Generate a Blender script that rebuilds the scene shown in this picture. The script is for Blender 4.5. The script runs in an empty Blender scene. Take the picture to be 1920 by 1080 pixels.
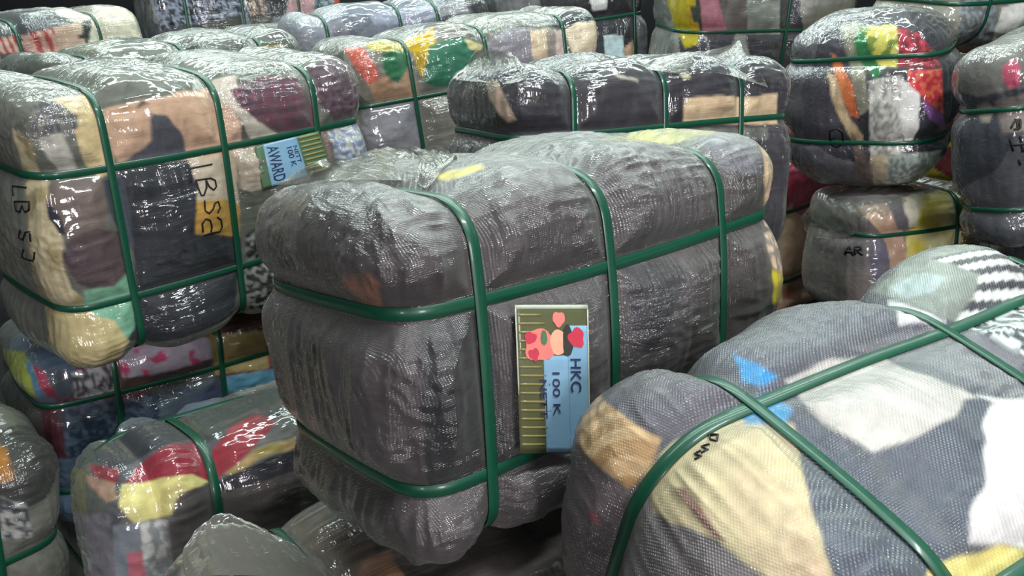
import bpy, bmesh, math, random
import numpy as np
from mathutils import Vector, Matrix, Euler

SC = bpy.context.scene
COL = SC.collection
# ------------------------------------------------------------------ camera, sky, lamps, exposure
F_PX = 1450.0
PITCH, ROLL = math.radians(21.746), math.radians(4.302)
cam_d = bpy.data.cameras.new('camera'); cam = bpy.data.objects.new('camera', cam_d); COL.objects.link(cam)
cam_d.sensor_width = 36.0; cam_d.lens = 36.0 * F_PX / 1920.0
cam_d.clip_start = 0.05
fw = Vector((0, math.cos(PITCH), -math.sin(PITCH))); rt = Vector((1, 0, 0)); up = rt.cross(fw)
r2 = rt * math.cos(ROLL) - up * math.sin(ROLL); u2 = up * math.cos(ROLL) + rt * math.sin(ROLL)
cam.matrix_world = Matrix(((r2.x, u2.x, -fw.x, 0.0), (r2.y, u2.y, -fw.y, 0.0), (r2.z, u2.z, -fw.z, 2.0), (0, 0, 0, 1)))
SC.camera = cam
SC.view_settings.view_transform = 'Standard'; SC.view_settings.look = 'None'
SC.view_settings.exposure = 0.12; SC.view_settings.gamma = 1.0; SC.view_settings.use_curve_mapping = False

world = bpy.data.worlds.new('world'); SC.world = world; world.use_nodes = True
world.node_tree.nodes['Background'].inputs[0].default_value = (0.80, 0.90, 0.86, 1)
world.node_tree.nodes['Background'].inputs[1].default_value = 0.12

def area(name, loc, target, sx, sy, power, color):
    d = bpy.data.lights.new(name, 'AREA'); d.shape = 'RECTANGLE'; d.size = sx; d.size_y = sy
    d.energy = power; d.color = color
    o = bpy.data.objects.new(name, d); COL.objects.link(o); o.location = loc
    o.rotation_euler = (Vector(target) - Vector(loc)).to_track_quat('-Z', 'Y').to_euler()
    return o
# roof lights of the shed (long skylight strips) and the open loading door behind the photographer
area('roof_light', (0.2, 5.0, 5.0), (0.2, 3.4, 0), 7.0, 0.22, 190, (0.84, 1.0, 0.95))
area('roof_light', (0.0, 2.9, 5.2), (0.0, 2.4, 0), 7.0, 0.40, 165, (0.84, 1.0, 0.95))
area('roof_light', (1.5, 0.3, 4.4), (0.9, 1.1, 1.0), 2.4, 0.22, 115, (0.95, 1.0, 0.98))
area('loading_door', (2.4, -4.0, 2.7), (0.3, 1.8, 1.3), 1.1, 1.8, 160, (1.0, 0.93, 0.97))
area('loading_door', (-1.6, -4.2, 2.9), (0.0, 2.0, 1.3), 0.5, 1.8, 50, (1.0, 0.95, 0.97))

area('clerestory_window', (0.5, 6.3, 3.9), (0.4, 1.5, 1.2), 9.0, 0.9, 105, (0.86, 1.0, 0.95))

# ------------------------------------------------------------------ noise
_rs = np.random.RandomState(7)
_perm = np.tile(_rs.permutation(256), 3)
_grad = _rs.normal(size=(256, 3)); _grad /= np.linalg.norm(_grad, axis=1)[:, None]
def noise(P):
    P = np.asarray(P, float); I = np.floor(P).astype(np.int64); f = P - I; I &= 255
    u = f * f * f * (f * (f * 6 - 15) + 10); out = 0
    for dx in (0, 1):
        wx = u[:, 0] if dx else 1 - u[:, 0]
        a = _perm[I[:, 0] + dx]
        for dy in (0, 1):
            wy = u[:, 1] if dy else 1 - u[:, 1]
            b = _perm[a + ((I[:, 1] + dy) & 255)]
            for dz in (0, 1):
                wz = u[:, 2] if dz else 1 - u[:, 2]
                g = _grad[_perm[b + ((I[:, 2] + dz) & 255)]]
                out = out + wx * wy * wz * (g[:, 0] * (f[:, 0] - dx) + g[:, 1] * (f[:, 1] - dy) + g[:, 2] * (f[:, 2] - dz))
    return out * 1.6
def fbm(P, n=3):
    s = 0; a = 1.0
    for i in range(n):
        s = s + a * noise(P * (2.0 ** i) + 17.3 * i); a *= .5
    return s

def srgb(h):
    h = h.lstrip('#'); c = np.array([int(h[i:i + 2], 16) / 255 for i in (0, 2, 4)])
    return np.where(c <= .04045, c / 12.92, ((c + .055) / 1.055) ** 2.4)

# ------------------------------------------------------------------ materials
def nodes(m):
    m.use_nodes = True; nt = m.node_tree; return nt, nt.nodes, nt.links, nt.nodes['Principled BSDF']
def wrapped_material(name, weave=0.0, net=0.0, wr=(6, 40, 40), wstr=.38, rough=.07, spec=1.0):
    """cloth pressed under a thin clear film: coloured rough base, glossy clear coat, fine creases in the film"""
    m = bpy.data.materials.new(name); nt, N, Lk, B = nodes(m)
    at = N.new('ShaderNodeAttribute'); at.attribute_name = 'col'
    tc = N.new('ShaderNodeTexCoord')
    # faint cloth mottling
    n0 = N.new('ShaderNodeTexNoise'); n0.inputs['Scale'].default_value = 30; n0.inputs['Detail'].default_value = 4
    Lk.new(tc.outputs['Object'], n0.inputs['Vector'])
    mr = N.new('ShaderNodeMapRange'); mr.inputs[1].default_value = .3; mr.inputs[2].default_value = .7
    mr.inputs[3].default_value = .80; mr.inputs[4].default_value = 1.15; Lk.new(n0.outputs['Fac'], mr.inputs[0])
    mx = N.new('ShaderNodeVectorMath'); mx.operation = 'SCALE'; Lk.new(at.outputs['Color'], mx.inputs[0]); Lk.new(mr.outputs[0], mx.inputs['Scale'])
    # milky film haze and sheen at grazing angles, painted into the base colour
    lw = N.new('ShaderNodeLayerWeight'); lw.inputs['Blend'].default_value = .5
    pw = N.new('ShaderNodeMath'); pw.operation = 'POWER'; pw.inputs[1].default_value = 3.0; Lk.new(lw.outputs['Facing'], pw.inputs[0])
    sc_ = N.new('ShaderNodeMath'); sc_.operation = 'MULTIPLY_ADD'; sc_.inputs[1].default_value = .6; sc_.inputs[2].default_value = .02; Lk.new(pw.outputs[0], sc_.inputs[0])
    mix = N.new('ShaderNodeMix'); mix.data_type = 'RGBA'; Lk.new(sc_.outputs[0], mix.inputs['Factor'])
    Lk.new(mx.outputs[0], mix.inputs['A']); mix.inputs['B'].default_value = (.27, .285, .26, 1)
    Lk.new(mix.outputs['Result'], B.inputs['Base Color'])
    B.inputs['Roughness'].default_value = .55
    B.inputs['Specular IOR Level'].default_value = .3
    B.inputs['Coat Weight'].default_value = spec; B.inputs['Coat Roughness'].default_value = rough
    B.inputs['Coat IOR'].default_value = 1.65
    # film creases: stretched noises, patchy
    def stretched(scale, sc3, det=3):
        mp = N.new('ShaderNodeMapping'); mp.inputs['Scale'].default_value = sc3; Lk.new(tc.outputs['Object'], mp.inputs['Vector'])
        t = N.new('ShaderNodeTexNoise'); t.inputs['Scale'].default_value = scale; t.inputs['Detail'].default_value = det; t.inputs['Distortion'].default_value = .6
        Lk.new(mp.outputs[0], t.inputs['Vector'])
        if det < 3: return t.outputs['Fac']
        # ridged: sharp creases between smooth swells
        a_ = N.new('ShaderNodeMath'); a_.operation = 'SUBTRACT'; a_.inputs[1].default_value = .5; Lk.new(t.outputs['Fac'], a_.inputs[0])
        b_ = N.new('ShaderNodeMath'); b_.operation = 'ABSOLUTE'; Lk.new(a_.outputs[0], b_.inputs[0])
        c_ = N.new('ShaderNodeMath'); c_.operation = 'MULTIPLY_ADD'; c_.inputs[1].default_value = -2.2; c_.inputs[2].default_value = .8; Lk.new(b_.outputs[0], c_.inputs[0])
        return c_.outputs[0]
    f1 = stretched(1.0, wr); f2 = stretched(1.0, (wr[1] * 1.3, wr[0] * 1.5, wr[0] * 1.2)); f3 = stretched(1.0, (90, 90, 90), 2)
    pat = stretched(1.0, (5, 5, 5), 2)
    pr = N.new('ShaderNodeMapRange'); pr.inputs[1].default_value = .42; pr.inputs[2].default_value = .62; Lk.new(pat, pr.inputs[0])
    a = N.new('ShaderNodeMix'); a.data_type = 'FLOAT'; Lk.new(pr.outputs[0], a.inputs['Factor']); Lk.new(f1, a.inputs['A']); Lk.new(f2, a.inputs['B'])
    s2 = N.new('ShaderNodeMath'); s2.operation = 'MULTIPLY_ADD'; Lk.new(f3, s2.inputs[0]); s2.inputs[1].default_value = .13; Lk.new(a.outputs['Result'], s2.inputs[2])
    bp = N.new('ShaderNodeBump'); bp.inputs['Strength'].default_value = wstr; bp.inputs['Distance'].default_value = .022; Lk.new(s2.outputs[0], bp.inputs['Height'])
    zn = stretched(1.0, (3.3, 3.3, 3.3), 2)
    zr = N.new('ShaderNodeMapRange'); zr.inputs[1].default_value = .40; zr.inputs[2].default_value = .60; zr.inputs[3].default_value = .12 * wstr; zr.inputs[4].default_value = 1.25 * wstr
    Lk.new(zn, zr.inputs[0]); Lk.new(zr.outputs[0], bp.inputs['Strength'])
    last = bp
    if weave or net:
        per = 0.0052 if net else 0.003
        k = 2 * math.pi / per
        ax = []
        for vec in (((1, .62, .75), (.75, -.9, .8)) if net else ((1, .35, 0), (0, .5, 1))):
            d = N.new('ShaderNodeVectorMath'); d.operation = 'DOT_PRODUCT'; Lk.new(tc.outputs['Object'], d.inputs[0]); d.inputs[1].default_value = vec
            s_ = N.new('ShaderNodeMath'); s_.operation = 'MULTIPLY'; s_.inputs[1].default_value = k; Lk.new(d.outputs['Value'], s_.inputs[0])
            sn = N.new('ShaderNodeMath'); sn.operation = 'SINE'; Lk.new(s_.outputs[0], sn.inputs[0]); ax.append(sn)
        ad = N.new('ShaderNodeMath'); ad.operation = 'ADD'; Lk.new(ax[0].outputs[0], ad.inputs[0]); Lk.new(ax[1].outputs[0], ad.inputs[1])
        b2 = N.new('ShaderNodeBump'); b2.inputs['Strength'].default_value = max(weave, net); b2.inputs['Distance'].default_value = .0006
        Lk.new(ad.outputs[0], b2.inputs['Height']); Lk.new(bp.outputs[0], b2.inputs['Normal']); last = b2
    Lk.new(last.outputs[0], B.inputs['Coat Normal'])
    b3 = N.new('ShaderNodeBump'); b3.inputs['Strength'].default_value = .14; b3.inputs['Distance'].default_value = .01; Lk.new(f1, b3.inputs['Height'])
    Lk.new(b3.outputs[0], B.inputs['Normal'])
    return m

def plain(name, col, rough=.5, coat=0.0, noise_amt=.12, scale=60):
    m = bpy.data.materials.new(name); nt, N, Lk, B = nodes(m)
    tc = N.new('ShaderNodeTexCoord'); t = N.new('ShaderNodeTexNoise'); t.inputs['Scale'].default_value = scale; Lk.new(tc.outputs['Object'], t.inputs['Vector'])
    mr = N.new('ShaderNodeMapRange'); mr.inputs[3].default_value = 1 - noise_amt; mr.inputs[4].default_value = 1 + noise_amt; Lk.new(t.outputs['Fac'], mr.inputs[0])
    v = N.new('ShaderNodeVectorMath'); v.operation = 'SCALE'; v.inputs[0].default_value = tuple(srgb(col)); Lk.new(mr.outputs[0], v.inputs['Scale'])
    Lk.new(v.outputs[0], B.inputs['Base Color']); B.inputs['Roughness'].default_value = rough; B.inputs['Coat Weight'].default_value = coat
    B.inputs['Coat Roughness'].default_value = .12
    return m
def film_material(name, alpha=.30, tint=(.27, .275, .25), bump=.7):
    m = bpy.data.materials.new(name); m.use_nodes = True; nt = m.node_tree; N = nt.nodes; Lk = nt.links; N.clear()
    out = N.new('ShaderNodeOutputMaterial'); tr = N.new('ShaderNodeBsdfTransparent'); tr.inputs[0].default_value = (.96, .97, .95, 1)
    pb = N.new('ShaderNodeBsdfPrincipled'); pb.inputs['Base Color'].default_value = (*tint, 1); pb.inputs['Roughness'].default_value = .22
    pb.inputs['Coat Weight'].default_value = 1; pb.inputs['Coat Roughness'].default_value = .08
    tc = N.new('ShaderNodeTexCoord'); t = N.new('ShaderNodeTexNoise'); t.inputs['Scale'].default_value = 22; t.inputs['Detail'].default_value = 4; t.inputs['Distortion'].default_value = 1.2
    Lk.new(tc.outputs['Object'], t.inputs['Vector'])
    bp = N.new('ShaderNodeBump'); bp.inputs['Strength'].default_value = bump; bp.inputs['Distance'].default_value = .01; Lk.new(t.outputs['Fac'], bp.inputs['Height'])
    Lk.new(bp.outputs[0], pb.inputs['Normal']); Lk.new(bp.outputs[0], pb.inputs['Coat Normal'])
    lw = N.new('ShaderNodeLayerWeight'); lw.inputs[0].default_value = .5; Lk.new(bp.outputs[0], lw.inputs['Normal'])
    ma = N.new('ShaderNodeMath'); ma.operation = 'MULTIPLY_ADD'; ma.inputs[1].default_value = .5; ma.inputs[2].default_value = alpha; ma.use_clamp = True; Lk.new(lw.outputs['Facing'], ma.inputs[0])
    mx = N.new('ShaderNodeMixShader'); Lk.new(ma.outputs[0], mx.inputs[0]); Lk.new(tr.outputs[0], mx.inputs[1]); Lk.new(pb.outputs[0], mx.inputs[2]); Lk.new(mx.outputs[0], out.inputs[0])
    return m
M = {}
M['wrap'] = wrapped_material('cloth_under_clear_film')
M['sack'] = wrapped_material('woven_cloth_under_clear_film', weave=.5, wr=(5, 34, 38), wstr=.55)
M['net'] = wrapped_material('netted_film_over_cloth', net=.9, wr=(7, 26, 26), wstr=.4, rough=.12)
M['far'] = wrapped_material('cloth_under_film_far', wr=(5, 28, 30), wstr=.6, rough=.14)
M['strap'] = plain('green_polyester_strap', '#0a4a35', .42, .35)
M['marker'] = plain('black_marker_ink', '#101012', .5)
M['card'] = plain('label_card_olive', '#55583a', .5, .6)
M['card_blue'] = plain('label_card_blue_print', '#7fa9c6', .5, .6)
M['ink'] = plain('label_navy_ink', '#2a3358', .5, .5)
M['pink'] = plain('label_pink_print', '#e07c72', .5, .5)
M['skin'] = plain('label_peach_print', '#e8a98c', .5, .5)
M['red'] = plain('label_red_print', '#c3354a', .5, .5)
M['leafgreen'] = plain('label_green_print', '#4f7150', .5, .5)
M['darkprint'] = plain('label_dark_print', '#33342f', .5, .5)
M['palestrip'] = plain('label_pale_border', '#b9c3ae', .5, .5)
M['yellowcloth'] = plain('label_straw_print', '#85804a', .5, .5)
M['film'] = film_material('loose_clear_film')
M['film_dull'] = film_material('dusty_loose_film', bump=.2, alpha=.62, tint=(.17, .155, .14))

def mesh_obj(name, V, Fc, mat, parent=None, smooth=True, col=None):
    me = bpy.data.meshes.new(name); V = np.asarray(V, np.float32); Fc = np.asarray(Fc, np.int32)
    me.vertices.add(len(V)); me.vertices.foreach_set('co', V.ravel())
    n = Fc.shape[1]
    me.loops.add(Fc.size); me.loops.foreach_set('vertex_index', Fc.ravel())
    me.polygons.add(len(Fc)); me.polygons.foreach_set('loop_start', np.arange(0, Fc.size, n, dtype=np.int32))
    me.update(calc_edges=True)
    if smooth: me.polygons.foreach_set('use_smooth', np.ones(len(Fc), bool))
    if col is not None:
        a = me.color_attributes.new('col', 'FLOAT_COLOR', 'POINT')
        a.data.foreach_set('color', np.concatenate([col, np.ones((len(col), 1))], 1).astype(np.float32).ravel())
    me.materials.append(mat)
    o = bpy.data.objects.new(name, me); COL.objects.link(o)
    if parent: o.parent = parent
    return o

# ------------------------------------------------------------------ bale surface
def cube_lattice(h, cs):
    n = [max(8, int(round(2 * h[i] / cs))) for i in range(3)]
    Vs = []; Fs = []; off = 0
    for ax in range(3):
        b, c = (ax + 1) % 3, (ax + 2) % 3
        for sg in (0, 1):
            I, J = np.meshgrid(np.arange(n[b] + 1), np.arange(n[c] + 1), indexing='ij')
            P = np.zeros((I.size, 3), np.int64); P[:, ax] = sg * n[ax]; P[:, b] = I.ravel(); P[:, c] = J.ravel()
            idx = np.arange(I.size).reshape(I.shape) + off
            q = np.stack([idx[:-1, :-1], idx[1:, :-1], idx[1:, 1:], idx[:-1, 1:]], -1).reshape(-1, 4)
            if not sg: q = q[:, ::-1]
            Vs.append(P); Fs.append(q); off += I.size
    V = np.concatenate(Vs); Fc = np.concatenate(Fs)
    key = (V[:, 0] * 100000 + V[:, 1]) * 100000 + V[:, 2]
    _, first, inv = np.unique(key, return_index=True, return_inverse=True)
    V = V[first]; Fc = inv.ravel()[Fc]
    return V / np.array(n) * 2.0 - 1.0, Fc

def base_round(b, c):
    h = np.array(b['h']); r = b.get('r', .16)
    r = min(r, h.min() * .95)
    # smoothed spacing towards the rounded edges
    q = c * h; inner = np.clip(q, -(h - r), h - r); d = q - inner
    n = d / np.maximum(np.linalg.norm(d, axis=1), 1e-9)[:, None]
    p = inner + r * n
    # gently pillowed faces
    pil = b.get('pil', .03)
    w = np.ones(len(c))
    for i in range(3): w = w * (1 - .75 * np.clip(np.abs(p[:, i] / h[i]), 0, 1) ** 2 * (np.abs(n[:, i]) < .99) * (1 - np.abs(n[:, i])))
    return p + n * (pil * (w - .5))[:, None], n

def strap_dist(b, p):
    tg = np.full(len(p), 9.0); tb = np.full(len(p), 9.0)
    for g in b.get('girth', ()): tg = np.minimum(tg, np.abs(p[:, 0] - g))
    for g in b.get('crease_x', ()): tg = np.minimum(tg, np.abs(p[:, 0] - g) + .004)
    for z in b.get('belt_z', ()): tb = np.minimum(tb, np.abs(p[:, 2] - z))
    for y in b.get('belt_y', ()): tb = np.minimum(tb, np.abs(p[:, 1] - y))
    return tg, tb

def surf(b, c, detail=True, snug=0.0):
    p, n = base_round(b, c)
    A = b.get('A', .034); s = b.get('s', .045)
    tg, tb = strap_dist(b, p)
    eg = np.exp(-np.maximum(tg - .013, 0) / s); eb = np.exp(-np.maximum(tb - .013, 0) / s)
    # belts only bite where the surface is not facing along their own axis
    if len(b.get('belt_z', ())): eb = eb * np.clip(1.3 - np.abs(n[:, 2]), 0, 1)
    elif len(b.get('belt_y', ())): eb = eb * np.clip(1.3 - np.abs(n[:, 1]), 0, 1)
    eg = eg * np.clip(1.3 - np.abs(n[:, 0]), 0, 1)
    d = -A * np.maximum(eg, eb)
    for (gx_, gy_, gz_, rad_, am_) in b.get('bulges', ()):
        d = d + am_ * np.exp(-((p[:, 0] - gx_) ** 2 + (p[:, 1] - gy_) ** 2 + (p[:, 2] - gz_) ** 2) / rad_ ** 2)
    if detail:
        sd = b.get('seed', 0) * 3.7
        t = np.minimum(tg, tb); free = 1 - np.exp(-(np.maximum(t - .012, 0) / .03) ** 2)
        d = d + free * b.get('lump', .014) * fbm(p * 4.5 + sd, 2)
        w = b.get('wr', 1.0)
        gx, bx = p * np.array([4, 34, 34]) + sd, p * (np.array([34, 34, 4]) if len(b.get('belt_z', ())) else np.array([34, 4, 34])) + sd + 5
        near_g = np.exp(-np.maximum(tg - .013, 0) / .07); near_b = np.exp(-np.maximum(tb - .013, 0) / .07)
        rg = 1 - 2.2 * np.abs(noise(gx)); rb = 1 - 2.2 * np.abs(noise(bx))
        d = d + w * free * (.0055 * rg * (near_g * .95 + .10) + .0055 * rb * (near_b * .95 + .10))
        patch = np.clip(noise(p * 5 + sd + 9) * 2.0, 0, 1)
        d = d + w * free * patch * .004 * (1 - 2 * np.abs(noise(p * np.array([22, 55, 40]) + sd)))
        if 'folds' in b:   # broad vertical gathers (name: centre x, centre y, z range, radius)
            for (fx, fy, z0, z1, rad, amp, fr) in b['folds']:
                wgt = np.exp(-((p[:, 0] - fx) ** 2 + (p[:, 1] - fy) ** 2) / rad ** 2) / (1 + np.exp(-(p[:, 2] - z0) / .03)) / (1 + np.exp((p[:, 2] - z1) / .03))
                q = p.copy(); q[:, 2] *= 2.2 / fr; d = d + amp * wgt * free * (1 - 2.6 * np.abs(noise(q * fr + 3.1)))
    return p + n * d[:, None], n

def inside_dist(pts, poly):
    """signed distance (positive inside) to polygon"""
    poly = np.asarray(poly, float); x, y = pts[:, 0], pts[:, 1]
    ins = np.zeros(len(pts), bool); best = np.full(len(pts), 1e9)
    m = len(poly)
    for i in range(m):
        ax_, ay_ = poly[i]; bx_, by_ = poly[(i + 1) % m]
        dx, dy = bx_ - ax_, by_ - ay_; L2 = dx * dx + dy * dy + 1e-12
        t = np.clip(((x - ax_) * dx + (y - ay_) * dy) / L2, 0, 1)
        best = np.minimum(best, (x - ax_ - t * dx) ** 2 + (y - ay_ - t * dy) ** 2)
        c = ((ay_ > y) != (by_ > y))
        xi = ax_ + (y - ay_) * dx / (dy if abs(dy) > 1e-12 else 1e-12)
        ins ^= c & (x < xi)
    s = np.sqrt(best); return np.where(ins, s, -s)

def plane_axes(dirv):
    d = np.array(dirv, float); d /= np.linalg.norm(d)
    a = np.cross([0, 0, 1], d); a /= np.linalg.norm(a); bb = np.cross(d, a)
    return d, a, bb

def default_colours(b, p):
    """packed garments nobody singled out: warped cells in the bale's own palette"""
    pal = np.array([srgb(h) for h in b['pal']]); sd = b.get('seed', 0)
    rs = np.random.RandomState(100 + sd); k = b.get('cells', 14)
    h = np.array(b['h']); S = (rs.rand(k, 3) * 2 - 1) * h * 1.05; ci = rs.randint(0, len(pal), k)
    q = p + np.stack([noise(p * 7 + sd), noise(p * 7 + 31 + sd), noise(p * 7 + 57 + sd)], 1) * .07
    q = q * np.array([1, 1, .7]); S = S * np.array([1, 1, .7])
    D = np.stack([np.linalg.norm(q - s, axis=1) for s in S], 1); i1 = D.argmin(1)
    srt = np.sort(D, 1)[:, :2]; w = np.clip((srt[:, 1] - srt[:, 0]) / .006, 0, 1) * .25 + .75
    return pal[ci[i1]] * w[:, None], i1

def pattern(kind, p, c1, c2, sd):
    if kind == 'solid': return np.repeat(c1[None], len(p), 0)
    if kind == 'speckle': f = np.clip(noise(p * 60 + sd) * 3 + .45, 0, 1)
    elif kind == 'knit': f = np.clip((noise(p * np.array([90, 90, 40]) + sd) + .5 * noise(p * 30 + sd)) * 1.6 + .5, 0, 1)
    elif kind == 'floral': f = np.clip(noise(p * 28 + sd) * 6 - .6, 0, 1)
    elif kind == 'stripes': f = np.clip(np.sin((p @ np.array([38, 190, 60.]) + 2.2 * noise(p * 5))) * 3 + .5, 0, 1)
    elif kind == 'vstripes': f = np.clip(np.sin(p @ np.array([150, 150, 12.]) + 2 * noise(p * 9)) * 2 + .5, 0, 1)
    elif kind == 'zigzag':
        f = np.clip(noise(p * np.array([70, 40, 60]) + 2 * noise(p * 20)[:, None]) * 5 + .4, 0, 1)
    elif kind == 'fade': f = np.clip(fbm(p * 9 + sd, 2) * .9 + .5, 0, 1)
    return c1[None] * (1 - f[:, None]) + c2[None] * f[:, None]

def strap_loop(b, kind, pos, width=.024, lift=.003):
    """closed ribbon following the pinched surface"""
    h = b['h']; N_ = 220
    hw = width / 2
    def ring(shift):
        t = np.linspace(0, 4, N_, endpoint=False); k = t.astype(int); f = (t - k) * 2 - 1
        u = np.where(k == 0, f, np.where(k == 1, 1, np.where(k == 2, -f, -1))); v = np.where(k == 0, -1, np.where(k == 1, f, np.where(k == 2, 1, -f)))
        q = np.full(N_, (pos + shift))
        if kind == 'girth': c = np.stack([q / h[0], u, v], 1)
        elif kind == 'z': c = np.stack([u, v, q / h[2]], 1)
        else: c = np.stack([u, q / h[1], v], 1)
        return surf(b, c, True)[0]
    ax = {'girth': 0, 'z': 2, 'y': 1}[kind]
    C = [ring(s_) for s_ in (-hw, 0, hw)]
    oth = [i for i in range(3) if i != ax]
    R_ = np.max(np.stack([np.linalg.norm(c[:, oth], axis=1) for c in C]), 0)
    P = C[1].copy(); P[:, oth] *= (R_ / np.linalg.norm(P[:, oth], axis=1))[:, None]; P[:, ax] = pos
    for _ in range(3): P[:, oth] = np.maximum(0, 1) * (.25 * np.roll(P, 1, 0) + .5 * P + .25 * np.roll(P, -1, 0))[:, oth]
    # slight sag/wander of a hand-tensioned strap
    P[:, ax] += .004 * np.sin(np.arange(N_) / N_ * 2 * np.pi * 3 + pos * 20)
    T = np.roll(P, -1, 0) - np.roll(P, 1, 0); T /= np.linalg.norm(T, axis=1)[:, None]
    W = np.zeros((N_, 3)); W[:, ax] = 1
    Nn = np.cross(T, W); Nn /= np.linalg.norm(Nn, axis=1)[:, None]
    if (Nn * P).sum() < 0: Nn = -Nn
    P = P + Nn * lift
    th = .0009
    corners = [P - W * hw, P + W * hw, P + W * hw * .96 + Nn * th, P - W * hw * .96 + Nn * th]
    V = np.stack(corners, 1).reshape(-1, 3); i = np.arange(N_); j = (i + 1) % N_
    Fc = []
    for a in range(4):
        a2 = (a + 1) % 4; Fc.append(np.stack([i * 4 + a, i * 4 + a2, j * 4 + a2, j * 4 + a], 1))
    return V, np.concatenate(Fc)

def make_bale(b, decals):
    root = bpy.data.objects.new('clothing_bale', None); COL.objects.link(root); root.empty_display_size = .2
    root.location = b['loc']; root.rotation_mode = 'ZXY'
    Rm = Matrix.Rotation(b['yaw'], 3, 'Z') @ Matrix.Rotation(b['tilt'][0], 3, 'X') @ Matrix.Rotation(b['tilt'][1], 3, 'Y')
    root.rotation_mode = 'XYZ'; root.rotation_euler = Rm.to_euler('XYZ')
    root['label'] = b['label']; root['category'] = 'bale'
    if 'group' in b: root['group'] = b['group']
    c, Fc = cube_lattice(b['h'], b.get('cs', .006))
    P, n = surf(b, c)
    base, _ = base_round(b, c)
    col, cell = default_colours(b, P)
    pid = np.full(len(P), -1)
    d, a1, a2 = plane_axes(decals['dir'])
    pts = np.stack([P @ a1, P @ a2], 1)
    front = (n @ d) > -.2
    soft = b.get('soft', .003)
    warp = np.stack([noise(P * 26 + 3), noise(P * 26 + 90)], 1) * b.get('warp', .004)
    for k, (name, kind, c1, c2, poly) in enumerate(decals['patches']):
        pa = np.array(poly); lo, hi = pa.min(0) - .01, pa.max(0) + .01
        sel = np.where(front & (pts[:, 0] > lo[0]) & (pts[:, 0] < hi[0]) & (pts[:, 1] > lo[1]) & (pts[:, 1] < hi[1]))[0]
        if not len(sel): continue
        sdist = inside_dist(pts[sel] + warp[sel], pa)
        al = np.clip(sdist / soft * .5 + .5, 0, 1)
        cc = pattern(kind, P[sel], srgb(c1), srgb(c2 or c1), k * 7.1)
        col[sel] = col[sel] * (1 - al[:, None]) + cc * al[:, None]
        pid[sel[sdist > 0]] = k
    fp = np.stack([pid[Fc[:, i]] for i in range(4)], 1)
    fid = np.where((fp[:, 0] == fp[:, 2]) | (fp[:, 0] == fp[:, 1]), fp[:, 0], fp[:, 2])
    mat = M[b.get('mat', 'wrap')]
    for k in range(len(decals['patches'])):   # a garment is one connected piece: crumbs go back to the bundle
        fi = np.where(fid == k)[0]
        if len(fi) < 7: fid[fi] = -1; continue
        u, inv = np.unique(Fc[fi], return_inverse=True); inv = inv.reshape(-1, 4); lab = np.arange(len(u))
        while True:
            m_ = lab[inv].min(1); new = lab.copy()
            for i in range(4): np.minimum.at(new, inv[:, i], m_)
            new = new[new]
            if (new == lab).all(): break
            lab = new
        fl = lab[inv[:, 0]]; vals, cnt = np.unique(fl, return_counts=True)
        fid[fi[fl != vals[cnt.argmax()]]] = -1
        if cnt.max() < 7: fid[fi] = -1
    # whole surface normals, so that the pieces shade as one skin
    tri = P[Fc]; fn = np.cross(tri[:, 2] - tri[:, 0], tri[:, 3] - tri[:, 1]); vn = np.zeros_like(P)
    for i in range(4): np.add.at(vn, Fc[:, i], fn)
    vn /= np.maximum(np.linalg.norm(vn, axis=1), 1e-12)[:, None]
    def piece(name, mask, lab=None):
        f = Fc[mask]; u, inv = np.unique(f, return_inverse=True)
        o = mesh_obj(name, P[u], inv.reshape(f.shape), mat, root, True, col[u])
        o.data.normals_split_custom_set_from_vertices(vn[u].tolist())
        if lab: o['label'] = lab
        return o
    piece('wrapped_bundle', fid < 0)
    for k, (name, kind, c1, c2, poly) in enumerate(decals['patches']):
        m_ = fid == k
        if m_.any(): piece('packed_garment', m_, name)
    for g in b.get('girth', ()): mesh_obj('strap', *strap_loop(b, 'girth', g, b.get('sw', .024), .0032), M['strap'], root, False)
    for z in b.get('belt_z', ()): mesh_obj('strap', *strap_loop(b, 'z', z, b.get('sw', .024), .0018), M['strap'], root, False)
    for y in b.get('belt_y', ()): mesh_obj('strap', *strap_loop(b, 'y', y, b.get('sw', .024), .0018), M['strap'], root, False)
    return root

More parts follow.
